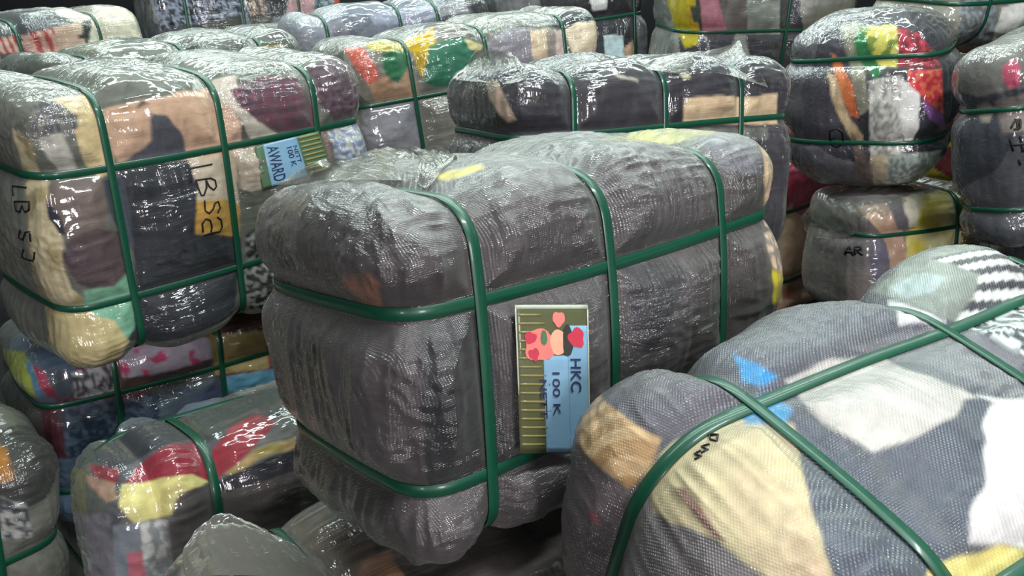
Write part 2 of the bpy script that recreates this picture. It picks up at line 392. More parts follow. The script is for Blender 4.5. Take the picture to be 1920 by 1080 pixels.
BALES = {
  'C': {'cs': 0.0042, 'mat': 'sack', 'r': 0.115, 'A': 0.034, 'pal': ['#383332', '#3e3938', '#322e2f', '#454042'], 'cells': 6, 'seed': 1, 'sw': 0.021, 'folds': [(-0.42, -0.22, -0.13, 0.11, 0.26, 0.011, 12), (-0.42, -0.22, -0.33, -0.17, 0.28, 0.01, 14), (-0.36, -0.24, 0.15, 0.3, 0.2, 0.009, 18), (0.1, -0.25, 0.15, 0.3, 0.14, 0.006, 26), (0.12, -0.25, 0.03, 0.12, 0.12, 0.005, 26)], 'loc': [0.062, 1.451, 1.38], 'yaw': 0.689, 'tilt': [-0.099, 0.075], 'h': [0.512, 0.27, 0.314], 'girth': [-0.342, -0.065, 0.262], 'belt_z': [0.13, -0.149], 'label': 'large dark grey bale at the centre with the pink-figure label card on its front'},
  'L': {'cs': 0.005, 'r': 0.11, 'A': 0.028, 'pal': ['#62655c', '#6a6c64'], 'seed': 2, 'sw': 0.019, 'loc': [-0.949, 2.31, 1.479], 'yaw': 0.82, 'tilt': [0.063, 0.035], 'h': [0.513, 0.282, 0.374], 'girth': [-0.315, -0.014, 0.292], 'belt_z': [0.169, -0.175], 'label': 'large bale of peach, black and cream clothes with LBSJ marker writing in two places'},
  'B': {'cs': 0.006, 'r': 0.1, 'pal': ['#3b3940', '#45434a', '#34333a'], 'seed': 3, 'A': 0.028, 'sw': 0.017, 'loc': [0.358, 2.252, 1.376], 'yaw': 0.473, 'tilt': [-0.06, 0.084], 'h': [0.513, 0.213, 0.39], 'girth': [-0.301, -0.014, 0.263], 'belt_z': [0.212, -0.2], 'label': 'dark grey bale behind the large central one, cream cloth block at its right end'},
  'F': {'cs': 0.0042, 'mat': 'net', 'r': 0.17, 'A': 0.042, 'pal': ['#474a54', '#53555e'], 'seed': 4, 'sw': 0.021, 's': 0.06, 'bulges': [(0.42, 0.24, 0.16, 0.2, 0.075), (-0.02, 0.27, 0.15, 0.15, 0.02)], 'loc': [0.577, 0.997, 1.162], 'yaw': 0.476, 'tilt': [0.244, 0.05], 'h': [0.5, 0.305, 0.274], 'girth': [-0.276, 0.143, 0.547], 'belt_y': [0.109, -0.225], 'label': 'netted bale of beige, slate and white cloth nearest the camera at lower right'},
  'M': {'cs': 0.007, 'r': 0.1, 'pal': ['#4a4d4b', '#2b3038', '#6d2a36', '#8f8a4c', '#4b5f73'], 'seed': 5, 'cells': 22, 'A': 0.028, 'sw': 0.017, 'loc': [-1.161, 2.438, 0.774], 'yaw': 0.71, 'tilt': [0.024, 0.104], 'h': [0.514, 0.26, 0.296], 'girth': [-0.283, 0.035, 0.3], 'belt_z': [0.133, -0.15], 'label': 'bale with lime, crimson and pink flowered cloth, under the bale marked LBSJ'},
  'N': {'cs': 0.006, 'r': 0.15, 'pal': ['#3a3a42', '#55555a', '#3f4a52', '#6b6a66'], 'seed': 6, 'A': 0.036, 'girth': [-0.259], 'belt_y': [0.083], 'sw': 0.021, 'crease_x': [-0.4], 'loc': [-0.624, 1.723, 0.774], 'yaw': 0.722, 'tilt': [-0.076, 0.15], 'h': [0.497, 0.216, 0.288], 'label': 'bale with crimson and pale yellow cloth at lower left, below the flowered bale'},
  'P': {'cs': 0.006, 'r': 0.13, 'pal': ['#4d4a48', '#5a5653', '#46423f'], 'seed': 7, 'A': 0.028, 'girth': [-0.265], 'belt_y': [], 'sw': 0.021, 'loc': [-0.22, 1.22, 0.7], 'yaw': 0.584, 'tilt': [-0.1, 0.2], 'h': [0.497, 0.286, 0.3], 'label': 'brown grey bale with raised loose film tip at the bottom edge of the pile'},
  'G': {'cs': 0.007, 'r': 0.1, 'pal': ['#6d6f66', '#7d7a72', '#58584f'], 'seed': 8, 'A': 0.028, 'sw': 0.015, 'loc': [-0.139, 3.201, 1.536], 'yaw': 0.482, 'tilt': [-0.023, -0.054], 'h': [0.545, 0.267, 0.324], 'girth': [-0.298, 0.007, 0.358], 'belt_z': [0.101, -0.2], 'label': 'bale with coral, mustard and green cloth at its left and cream at its right'},
  'H': {'cs': 0.01, 'r': 0.1, 'pal': ['#26262c', '#33333a', '#6d6d70'], 'seed': 9, 'A': 0.028, 'girth': [0.309], 'belt_z': [0.145], 'sw': 0.015, 'loc': [0.342, 4.167, 1.64], 'yaw': 0.47, 'tilt': [-0.008, -0.015], 'h': [0.41, 0.253, 0.36], 'label': 'dark bale with a pale blue cloth patch at the top, left of the yellow-pink bale'},
  'R1': {'cs': 0.009, 'r': 0.15, 'pal': ['#3a3a42', '#8b8a86', '#26262c'], 'seed': 10, 'A': 0.028, 'girth': [0.055], 'belt_z': [-0.055], 'sw': 0.015, 'loc': [1.253, 3.915, 1.76], 'yaw': 0.231, 'tilt': [0.067, 0.073], 'h': [0.468, 0.234, 0.36], 'label': 'bale with yellow and dusty pink cloth at the top edge, above the dark grey bale'},
  'R3': {'cs': 0.006, 'r': 0.19, 'pal': ['#3d3c44', '#2b2b33', '#57555c'], 'seed': 11, 'A': 0.028, 'girth': [], 'belt_z': [0.165, -0.107], 'sw': 0.015, 'loc': [1.315, 2.765, 1.52], 'yaw': 0.943, 'tilt': [-0.039, -0.02], 'h': [0.27, 0.275, 0.285], 'label': 'rounded bale with green flower print, orange and crimson cloth, above the bale marked AR'},
  'R5': {'cs': 0.007, 'r': 0.1, 'pal': ['#3b3f47', '#4b4d52', '#33363e'], 'seed': 12, 'A': 0.024, 'girth': [], 'sw': 0.015, 'pil': 0.02, 'loc': [1.755, 2.42, 1.455], 'yaw': 0.46, 'tilt': [-0.1, -0.13], 'h': [0.378, 0.13, 0.305], 'belt_z': [0.136, -0.17], 'label': 'slate grey bale with a pink blot and marker writing at the right edge'},
  'R6': {'cs': 0.007, 'r': 0.085, 'pal': ['#77706c', '#655f60'], 'seed': 13, 'A': 0.02, 'girth': [0.13], 'belt_z': [0.1], 'sw': 0.015, 'pil': 0.012, 'lump': 0.009, 'loc': [1.42, 2.71, 0.978], 'yaw': 0.245, 'tilt': [-0.042, 0.024], 'h': [0.27, 0.19, 0.228], 'label': 'taupe and yellow bale marked AR in black, under the flower-printed bale'},
  'R7': {'cs': 0.01, 'r': 0.1, 'pal': ['#a33350', '#b9405f', '#c9a58a'], 'seed': 14, 'A': 0.028, 'girth': [], 'sw': 0.015, 'loc': [1.216, 3.298, 0.9], 'yaw': 0.669, 'tilt': [-0.031, -0.026], 'h': [0.295, 0.213, 0.34], 'belt_z': [0.139, -0.165], 'label': 'bright pink bale glimpsed between the large central bale and the one marked AR'},
  'R4': {'cs': 0.008, 'r': 0.14, 'pal': ['#8e8d80', '#7c7d74', '#a8a79a'], 'seed': 15, 'A': 0.028, 'sw': 0.015, 'loc': [1.965, 3.235, 1.905], 'yaw': 0.408, 'tilt': [0.065, 0.035], 'h': [0.45, 0.23, 0.285], 'girth': [-0.25, 0.0, 0.3], 'belt_z': [0.1, -0.1], 'label': 'olive grey bale with bright white cloth at the top right corner'},
  'L2': {'cs': 0.009, 'r': 0.1, 'pal': ['#5d6159', '#6d7066', '#50534d'], 'seed': 16, 'A': 0.028, 'sw': 0.015, 'loc': [-1.269, 3.085, 1.527], 'yaw': 0.805, 'tilt': [0.003, -0.011], 'h': [0.5, 0.256, 0.36], 'girth': [-0.324, -0.007, 0.3], 'belt_z': [0.15, -0.2], 'label': 'grey film-covered bale top directly behind the bale marked LBSJ'},
  'T3': {'cs': 0.009, 'r': 0.1, 'pal': ['#5d5f59', '#50524d'], 'seed': 17, 'A': 0.028, 'sw': 0.015, 'loc': [-1.183, 3.967, 1.5], 'yaw': 0.661, 'tilt': [0.054, -0.026], 'h': [0.551, 0.286, 0.359], 'girth': [-0.33, 0.0, 0.3], 'belt_z': [0.15, -0.2], 'label': 'grey bale with a tent of loose film, left behind the coral and green bale'},
  'T1': {'cs': 0.009, 'r': 0.1, 'pal': ['#5a5d58', '#c9bfae', '#44464a'], 'seed': 18, 'A': 0.028, 'belt_z': [], 'sw': 0.015, 'loc': [-2.238, 3.83, 1.651], 'yaw': 0.79, 'tilt': [0.049, -0.034], 'h': [0.519, 0.289, 0.36], 'girth': [-0.33, -0.039, 0.305], 'label': 'bale with red striped and off-white cloth in the top left corner'},
  'T2': {'cs': 0.009, 'r': 0.1, 'pal': ['#26282e', '#44464e', '#7c7f88', '#3a3c34'], 'seed': 19, 'cells': 30, 'A': 0.028, 'belt_z': [], 'sw': 0.015, 'loc': [-1.386, 4.586, 1.869], 'yaw': 0.532, 'tilt': [0.004, 0.018], 'h': [0.508, 0.266, 0.36], 'girth': [-0.33, -0.05, 0.25], 'label': 'furthest bale at top left, dark cloth with pale blue print beside pink and orange'},
  'T4': {'cs': 0.009, 'r': 0.1, 'pal': ['#6d7280', '#8b8d98', '#4b4d52'], 'seed': 20, 'A': 0.028, 'sw': 0.015, 'loc': [-0.478, 3.754, 1.585], 'yaw': 0.482, 'tilt': [0.008, -0.034], 'h': [0.467, 0.201, 0.363], 'girth': [-0.33, 0.0, 0.187], 'belt_z': [0.0, -0.2], 'label': 'pale lilac blue bale at the top edge behind the coral and green bale'},
  'O': {'cs': 0.008, 'r': 0.11, 'pal': ['#3a3c3a', '#2b2d30', '#6d6f66', '#7a5a20'], 'seed': 21, 'A': 0.028, 'sw': 0.021, 'loc': [-1.752, 1.566, 0.756], 'yaw': 0.848, 'tilt': [0.08, 0.114], 'h': [0.481, 0.285, 0.308], 'girth': [-0.3, 0.0, 0.3], 'belt_z': [0.0, -0.2], 'label': 'dim bale with an amber cloth patch at the bottom left corner'},
  'R8': {'cs': 0.01, 'r': 0.11, 'pal': ['#5a1f28', '#3a2b30', '#8b8420', '#2b2b33'], 'seed': 22, 'A': 0.028, 'sw': 0.015, 'loc': [2.115, 3.63, 1.229], 'yaw': 0.699, 'tilt': [-0.064, -0.022], 'h': [0.442, 0.26, 0.34], 'girth': [-0.3, 0.0, 0.3], 'belt_z': [0.17, -0.2], 'label': 'dark red and olive bale in shadow between the flower-printed and slate bales'},
}
DECALS = {
  'C': {'dir': [-0.7588, -0.6238, 0.1871], 'patches': [
    ('deep grey cloth in the lower front', 'solid', '#2c2b2f', None, [[-0.105, 0.028], [-0.06, 0.031], [-0.013, 0.034], [-0.013, -0.018], [-0.013, -0.071], [-0.014, -0.126], [-0.014, -0.182], [-0.016, -0.241], [-0.068, -0.234], [-0.121, -0.232], [-0.111, -0.171], [-0.104, -0.117], [-0.1, -0.065], [-0.101, -0.018]]),
    ('dark grey cloth in the lower right front', 'solid', '#312f34', None, [[0.176, 0.077], [0.229, 0.086], [0.286, 0.072], [0.254, -0.01], [0.224, -0.066], [0.188, -0.052], [0.182, 0.014]]),
    ('cream cloth showing at the right end', 'solid', '#cdb08c', None, [[0.436, 0.343], [0.477, 0.323], [0.501, 0.276], [0.499, 0.186], [0.489, 0.131], [0.456, 0.138], [0.448, 0.23], [0.444, 0.285]]),
    ('cream and grey cloth at the lower right end', 'speckle', '#cbb391', '#8a7c72', [[0.449, 0.122], [0.486, 0.131], [0.505, 0.074], [0.497, 0.027], [0.464, 0.055]]),
    ('yellow cloth at the right end', 'solid', '#c7b81f', None, [[0.463, 0.05], [0.496, 0.034], [0.498, -0.031], [0.469, -0.026]]),
    ('rust brown cloth patch', 'fade', '#8d5f45', '#5c4640', [[-0.212, 0.101], [-0.16, 0.099], [-0.144, 0.088], [-0.157, 0.051], [-0.199, 0.052], [-0.214, 0.074]]),
    ('yellow cloth under the film on top', 'solid', '#c6b72a', None, [[-0.12, 0.247], [-0.04, 0.26], [-0.03, 0.249], [-0.089, 0.233]]),
    ('olive yellow cloth on the back of the top', 'fade', '#a39a1c', '#8c8a3a', [[0.138, 0.313], [0.188, 0.369], [0.27, 0.371], [0.348, 0.361], [0.361, 0.339], [0.299, 0.324], [0.206, 0.305]]),
    ('pale grey cloth in the upper right cap', 'solid', '#54525a', None, [[0.318, 0.31], [0.361, 0.339], [0.437, 0.321], [0.442, 0.273], [0.443, 0.241], [0.366, 0.252]]),
  ], 'strokes': [
  ], 'cards': {'grid': [[[-0.291, -0.2447, 0.1145, -0.03, -0.88, 0.48], [-0.2587, -0.2495, 0.1074, -0.07, -0.85, 0.52], [-0.2268, -0.2559, 0.1007, -0.1, -0.82, 0.57], [-0.1945, -0.263, 0.0941, -0.05, -0.87, 0.49], [-0.1589, -0.2679, 0.0863, -0.04, -0.87, 0.49]], [[-0.302, -0.2566, 0.0901, -0.24, -0.93, 0.29], [-0.2715, -0.2628, 0.0833, 0.07, -0.92, 0.4], [-0.2398, -0.2689, 0.0763, -0.08, -0.89, 0.44], [-0.2072, -0.275, 0.0689, -0.07, -0.92, 0.37], [-0.1725, -0.2802, 0.0609, -0.03, -0.93, 0.38]], [[-0.3059, -0.2596, 0.0625, -0.49, -0.87, 0.1], [-0.28, -0.2712, 0.0577, -0.25, -0.93, 0.28], [-0.2498, -0.2785, 0.0508, -0.22, -0.92, 0.32], [-0.2185, -0.2856, 0.0437, 0.18, -0.94, 0.3], [-0.1815, -0.2878, 0.0339, -0.1, -0.98, 0.16]], [[-0.3071, -0.2592, 0.0331, -0.58, -0.81, 0.03], [-0.2837, -0.2737, 0.0295, -0.44, -0.9, 0.0], [-0.254, -0.2814, 0.0225, -0.36, -0.91, 0.18], [-0.226, -0.2919, 0.0167, -0.18, -0.97, 0.19], [-0.1872, -0.292, 0.0054, -0.04, -1.0, 0.06]], [[-0.3086, -0.2591, 0.0036, -0.64, -0.77, 0.01], [-0.2859, -0.2746, 0.0004, -0.42, -0.91, 0.03], [-0.258, -0.2842, -0.0059, -0.33, -0.94, 0.06], [-0.2286, -0.293, -0.0129, -0.03, -1.0, 0.04], [-0.1869, -0.29, -0.0266, -0.06, -0.96, -0.26]], [[-0.3099, -0.2588, -0.0264, -0.67, -0.74, -0.02], [-0.2882, -0.2754, -0.0291, -0.47, -0.88, 0.04], [-0.2618, -0.2868, -0.0347, -0.25, -0.96, 0.11], [-0.2286, -0.2913, -0.0444, 0.19, -0.97, -0.14], [-0.1816, -0.2828, -0.0621, -0.32, -0.93, -0.17]], [[-0.3102, -0.2573, -0.0574, -0.66, -0.75, 0.01], [-0.2886, -0.274, -0.0601, -0.47, -0.88, -0.04], [-0.2607, -0.2837, -0.0669, -0.33, -0.93, -0.19], [-0.2209, -0.2811, -0.0814, 0.22, -0.97, -0.12], [-0.1757, -0.2749, -0.0989, -0.25, -0.82, -0.52]], [[-0.3107, -0.2557, -0.0889, -0.65, -0.76, -0.06], [-0.2878, -0.2711, -0.0924, -0.39, -0.89, -0.25], [-0.2483, -0.2675, -0.1079, 0.0, -0.81, -0.58], [-0.1904, -0.2459, -0.1356, -0.03, -0.97, -0.25], [-0.1479, -0.2442, -0.1516, -0.02, -1.0, -0.06]], [[-0.3087, -0.2513, -0.1226, -0.19, -0.81, -0.55], [-0.2652, -0.2418, -0.1424, -0.04, -0.97, -0.25], [-0.2276, -0.2418, -0.1568, -0.03, -1.0, -0.06], [-0.193, -0.2469, -0.1683, -0.02, -0.94, 0.35], [-0.1608, -0.2558, -0.1777, -0.06, -0.75, 0.66]]], 'sheets': [[[[-0.4426, 0.1904, 0.2945], [-0.4397, 0.027, 0.3069], [-0.4229, -0.0825, 0.311], [-0.3189, -0.0204, 0.294], [-0.3163, -0.0882, 0.294]], [[-0.423, 0.1393, 0.3127], [-0.4146, 0.0199, 0.3401], [-0.2411, 0.1908, 0.3299], [-0.1916, 0.137, 0.321], [-0.291, -0.0694, 0.3098]], [[-0.4108, 0.0782, 0.3277], [-0.4101, -0.0184, 0.3471], [-0.228, 0.1912, 0.3366], [-0.1832, 0.1371, 0.3383], [-0.2265, 0.0064, 0.3197]]], [[[-0.3181, -0.0706, 0.2934], [-0.3255, -0.108, 0.2868], [-0.3094, -0.1133, 0.2966]], [[-0.2767, -0.0255, 0.3155], [-0.2879, -0.0697, 0.3111], [-0.2786, -0.0932, 0.3124]], [[-0.1489, 0.1491, 0.321], [-0.1859, 0.0473, 0.3218], [-0.2337, -0.069, 0.3221]], [[-0.15, 0.1508, 0.3325], [-0.1731, 0.0541, 0.3377], [-0.2291, -0.0659, 0.3232]]]]}},
  'L': {'dir': [-0.394, -0.883, 0.2549], 'patches': [
    ('cream ribbed cloth', 'solid', '#cdb78a', None, [[-0.26, 0.236], [-0.205, 0.243], [-0.184, 0.213], [-0.17, 0.085], [-0.172, 0.057], [-0.209, 0.047], [-0.231, 0.083], [-0.238, 0.15], [-0.27, 0.206]]),
    ('shiny grey knit', 'knit', '#77766f', '#4f4f55', [[-0.308, 0.225], [-0.259, 0.219], [-0.222, 0.193], [-0.229, 0.162], [-0.272, 0.135], [-0.309, 0.137], [-0.322, 0.179]]),
    ('pale grey cloth square', 'solid', '#b4b2a8', None, [[-0.314, 0.141], [-0.261, 0.154], [-0.25, 0.069], [-0.288, 0.067], [-0.305, 0.107]]),
    ('straw coloured cloth strip down the corner', 'vstripes', '#b3a988', '#8f8464', [[-0.361, 0.172], [-0.325, 0.138], [-0.329, 0.055], [-0.354, -0.088], [-0.358, -0.237], [-0.336, -0.311], [-0.395, -0.297], [-0.402, -0.18], [-0.377, -0.047], [-0.362, 0.065]]),
    ('peach cloth', 'solid', '#c9a78c', None, [[-0.199, 0.203], [-0.122, 0.214], [-0.042, 0.228], [0.077, 0.255], [0.113, 0.135], [0.123, 0.062], [0.109, -0.084], [0.003, -0.069], [-0.001, 0.072], [-0.085, 0.074], [-0.164, 0.077], [-0.18, 0.168]]),
    ('pale cream cloth with writing on the film over it', 'solid', '#bcae99', None, [[-0.004, 0.072], [0.121, 0.077], [0.114, -0.062], [0.001, -0.048]]),
    ('ochre cloth', 'solid', '#b98f42', None, [[-0.001, -0.04], [0.076, -0.038], [0.114, -0.062], [0.103, -0.152], [-0.014, -0.128]]),
    ('charcoal satin cloth', 'solid', '#53545d', None, [[-0.067, 0.188], [-0.032, 0.178], [-0.006, 0.139], [0.001, 0.086], [-0.068, 0.07], [-0.155, 0.076], [-0.11, 0.1], [-0.081, 0.127]]),
    ('small dark cloth corner', 'solid', '#4b4a45', None, [[-0.099, 0.202], [-0.084, 0.219], [-0.069, 0.213]]),
    ('large black shiny cloth', 'solid', '#292b32', None, [[-0.168, 0.069], [-0.087, 0.071], [-0.001, 0.072], [0.014, 0.0], [-0.014, -0.125], [0.033, -0.129], [0.106, -0.154], [0.087, -0.252], [0.056, -0.378], [-0.079, -0.406], [-0.161, -0.407], [-0.221, -0.381], [-0.182, -0.272], [-0.169, -0.158], [-0.163, -0.069], [-0.156, 0.018]]),
    ('cream cloth beside the brown pieces', 'vstripes', '#c4b795', '#a8986e', [[-0.328, 0.061], [-0.309, 0.047], [-0.327, -0.027], [-0.305, -0.093], [-0.322, -0.157], [-0.315, -0.214], [-0.293, -0.247], [-0.23, -0.29], [-0.221, -0.381], [-0.263, -0.408], [-0.337, -0.444], [-0.401, -0.427], [-0.4, -0.354], [-0.389, -0.239], [-0.357, -0.1], [-0.341, -0.019]]),
    ('taupe shiny cloth', 'solid', '#6d5f5a', None, [[-0.315, 0.041], [-0.193, 0.042], [-0.198, -0.03], [-0.227, -0.092], [-0.274, -0.104], [-0.305, -0.08], [-0.322, -0.04]]),
    ('navy cloth sliver', 'solid', '#1e2130', None, [[-0.323, 0.008], [-0.307, -0.027], [-0.297, -0.084], [-0.313, -0.075], [-0.327, -0.039]]),
    ('slate cloth', 'solid', '#3c464e', None, [[-0.202, 0.042], [-0.155, 0.044], [-0.155, -0.076], [-0.171, -0.151], [-0.186, -0.089], [-0.202, -0.043]]),
    ('brown round cloth', 'solid', '#55464a', None, [[-0.315, -0.125], [-0.314, -0.161], [-0.3, -0.202], [-0.271, -0.226], [-0.223, -0.225], [-0.184, -0.191], [-0.179, -0.143], [-0.188, -0.092], [-0.235, -0.075], [-0.294, -0.092]]),
    ('mint green cloth', 'solid', '#7ab092', None, [[-0.291, -0.227], [-0.223, -0.226], [-0.178, -0.188], [-0.184, -0.272], [-0.204, -0.356], [-0.222, -0.374], [-0.24, -0.319], [-0.279, -0.296], [-0.301, -0.263]]),
    ('bulging cream cloth at the bottom corner', 'fade', '#c8b98a', '#b5a675', [[-0.384, -0.257], [-0.311, -0.273], [-0.24, -0.319], [-0.219, -0.382], [-0.244, -0.422], [-0.337, -0.452], [-0.396, -0.424], [-0.406, -0.355]]),
    ('white cloth under the strap', 'solid', '#c7bfb1', None, [[0.095, 0.278], [0.153, 0.288], [0.158, 0.237], [0.181, 0.201], [0.194, 0.161], [0.251, 0.129], [0.172, 0.115], [0.151, 0.167], [0.126, 0.21], [0.089, 0.233]]),
    ('peach cloth right of the second strap', 'solid', '#cfae96', None, [[0.08, 0.231], [0.126, 0.21], [0.148, 0.167], [0.144, 0.06], [0.125, 0.045], [0.115, 0.109], [0.096, 0.191]]),
    ('plum patterned knit', 'speckle', '#5f4d57', '#6e4552', [[0.132, 0.248], [0.24, 0.288], [0.336, 0.274], [0.39, 0.146], [0.315, 0.126], [0.251, 0.136], [0.195, 0.164], [0.153, 0.202]]),
    ('plum knit in the right cap', 'speckle', '#5f4e56', '#4a3a44', [[0.369, 0.32], [0.454, 0.347], [0.526, 0.329], [0.549, 0.246], [0.501, 0.178], [0.437, 0.158], [0.392, 0.207]]),
    ('blue and white flowered cloth', 'speckle', '#7885a5', '#b9bab2', [[0.411, 0.13], [0.518, 0.176], [0.558, 0.099], [0.557, 0.032], [0.438, 0.01], [0.421, 0.056]]),
    ('beige cloth behind the label', 'solid', '#b7a996', None, [[0.123, 0.084], [0.185, 0.1], [0.183, -0.02], [0.149, -0.031], [0.125, -0.018]]),
    ('reddish brown cloth', 'fade', '#7a5a55', '#8a8a80', [[0.334, 0.117], [0.402, 0.129], [0.415, 0.041], [0.389, 0.015], [0.356, 0.046]]),
    ('black and white knit', 'speckle', '#1b1b1f', '#85857f', [[0.123, -0.147], [0.169, -0.122], [0.223, -0.229], [0.205, -0.418], [0.11, -0.402], [0.088, -0.335], [0.106, -0.24]]),
    ('grey cloth at the lower right', 'solid', '#6e645e', None, [[0.061, -0.361], [0.208, -0.403], [0.19, -0.498], [0.018, -0.452]]),
  ], 'strokes': [
    (0.0032, [[[-0.0602, -0.2754, 0.1307, 0.08, -0.94, 0.34], [-0.0711, -0.276, 0.1308, 0.08, -0.94, 0.34], [-0.0819, -0.2768, 0.131, 0.07, -0.93, 0.37], [-0.0924, -0.2772, 0.1311, 0.03, -0.93, 0.36], [-0.1026, -0.2768, 0.131, -0.05, -0.93, 0.36], [-0.1122, -0.2758, 0.1306, -0.17, -0.93, 0.34], [-0.1221, -0.2751, 0.1304, 0.07, -0.95, 0.31], [-0.1246, -0.2779, 0.1221, 0.07, -0.95, 0.31], [-0.127, -0.2804, 0.1136, 0.05, -0.96, 0.27], [-0.1291, -0.2825, 0.1051, 0.04, -0.99, 0.12], [-0.1308, -0.2837, 0.0963, 0.03, -0.99, 0.17]], [[-0.1156, -0.2838, 0.099, -0.26, -0.96, 0.11], [-0.1066, -0.286, 0.0991, 0.04, -0.99, 0.09], [-0.0962, -0.2854, 0.0984, 0.04, -0.99, 0.09], [-0.0859, -0.2851, 0.0978, 0.01, -1.0, 0.04], [-0.0745, -0.283, 0.0967, 0.15, -0.99, -0.06], [-0.0681, -0.2826, 0.0924, 0.22, -0.94, 0.24], [-0.0615, -0.2821, 0.0881, 0.22, -0.94, 0.24], [-0.0623, -0.284, 0.0797, 0.25, -0.96, 0.14], [-0.0628, -0.2852, 0.0711, 0.29, -0.95, 0.13], [-0.0683, -0.2872, 0.0682, 0.29, -0.95, 0.13], [-0.0737, -0.2891, 0.0652, 0.21, -0.96, 0.18], [-0.0791, -0.2892, 0.0707, 0.21, -0.96, 0.18], [-0.0842, -0.2889, 0.0762, 0.03, -0.99, 0.14], [-0.0865, -0.2874, 0.0852, 0.06, -0.98, 0.21], [-0.0888, -0.2858, 0.0941, 0.06, -0.98, 0.21]], [[-0.0888, -0.2858, 0.0941, 0.06, -0.98, 0.21], [-0.0901, -0.2873, 0.0878, 0.06, -0.98, 0.21], [-0.0911, -0.2882, 0.0814, 0.03, -0.99, 0.14], [-0.0921, -0.289, 0.0749, 0.03, -0.99, 0.14], [-0.0963, -0.2903, 0.0691, 0.11, -0.97, 0.22], [-0.1007, -0.2921, 0.0635, 0.11, -0.97, 0.22], [-0.105, -0.2936, 0.0578, 0.15, -0.98, 0.09], [-0.1122, -0.2934, 0.0593, 0.01, -0.98, 0.21], [-0.1133, -0.2919, 0.0661, -0.1, -0.96, 0.25], [-0.1141, -0.2898, 0.0727, -0.2, -0.95, 0.24], [-0.1151, -0.288, 0.0794, -0.2, -0.95, 0.24], [-0.1151, -0.2862, 0.0858, -0.25, -0.95, 0.18], [-0.1153, -0.285, 0.0924, -0.25, -0.95, 0.18], [-0.1156, -0.2838, 0.099, -0.26, -0.96, 0.11]], [[-0.1071, -0.2956, 0.0425, 0.23, -0.97, 0.05], [-0.1084, -0.2964, 0.034, 0.14, -0.99, 0.1], [-0.1098, -0.2974, 0.0256, 0.14, -0.99, 0.1], [-0.1116, -0.2992, 0.0175, 0.1, -0.97, 0.22], [-0.1067, -0.3001, 0.0128, 0.14, -0.95, 0.29], [-0.1015, -0.3003, 0.0079, 0.12, -0.99, 0.1], [-0.0947, -0.299, 0.0121, 0.14, -0.95, 0.29], [-0.0873, -0.2966, 0.0159, 0.14, -0.95, 0.29], [-0.0814, -0.2936, 0.023, 0.24, -0.95, 0.2], [-0.0761, -0.2918, 0.0305, 0.16, -0.98, 0.1], [-0.0646, -0.288, 0.0302, 0.38, -0.92, 0.09], [-0.0642, -0.289, 0.0213, 0.37, -0.92, 0.11], [-0.0637, -0.2898, 0.0122, 0.37, -0.92, 0.11], [-0.0686, -0.2916, 0.0077, 0.39, -0.92, -0.05], [-0.0734, -0.2932, 0.003, 0.32, -0.95, -0.04]], [[-0.1265, -0.2984, -0.039, -0.03, -0.99, -0.13], [-0.1266, -0.3, -0.0311, 0.01, -0.97, -0.24], [-0.1268, -0.3019, -0.0232, -0.03, -1.0, 0.05], [-0.126, -0.3016, -0.0159, -0.03, -1.0, 0.05], [-0.1205, -0.3018, -0.0097, -0.04, -0.99, -0.13], [-0.115, -0.3021, -0.0035, 0.1, -0.99, -0.11], [-0.1081, -0.3008, -0.0076, 0.1, -0.99, -0.11], [-0.1009, -0.299, -0.012, 0.14, -0.98, -0.16], [-0.0996, -0.2982, -0.0215, 0.14, -0.99, -0.07], [-0.0979, -0.2964, -0.0315, 0.17, -0.97, -0.17], [-0.1004, -0.2959, -0.0393, 0.2, -0.98, -0.02], [-0.1034, -0.2963, -0.0468, 0.2, -0.98, -0.02]], [[-0.0776, -0.2943, -0.0094, 0.31, -0.95, -0.02], [-0.0717, -0.2922, -0.015, 0.32, -0.94, -0.08], [-0.0652, -0.2889, -0.0211, 0.38, -0.92, -0.09], [-0.0641, -0.2866, -0.0319, 0.33, -0.93, -0.17], [-0.0637, -0.2859, -0.0421, 0.29, -0.96, 0.02], [-0.0686, -0.2876, -0.0475, 0.29, -0.96, 0.02], [-0.0728, -0.2875, -0.0534, 0.29, -0.93, -0.21], [-0.0835, -0.2912, -0.0515, 0.29, -0.93, -0.21], [-0.0937, -0.294, -0.0498, 0.24, -0.95, -0.19], [-0.1037, -0.2964, -0.0483, 0.22, -0.96, -0.16], [-0.1136, -0.2973, -0.0486, 0.08, -0.99, -0.1], [-0.123, -0.2974, -0.0493, 0.02, -1.0, -0.0]]]),
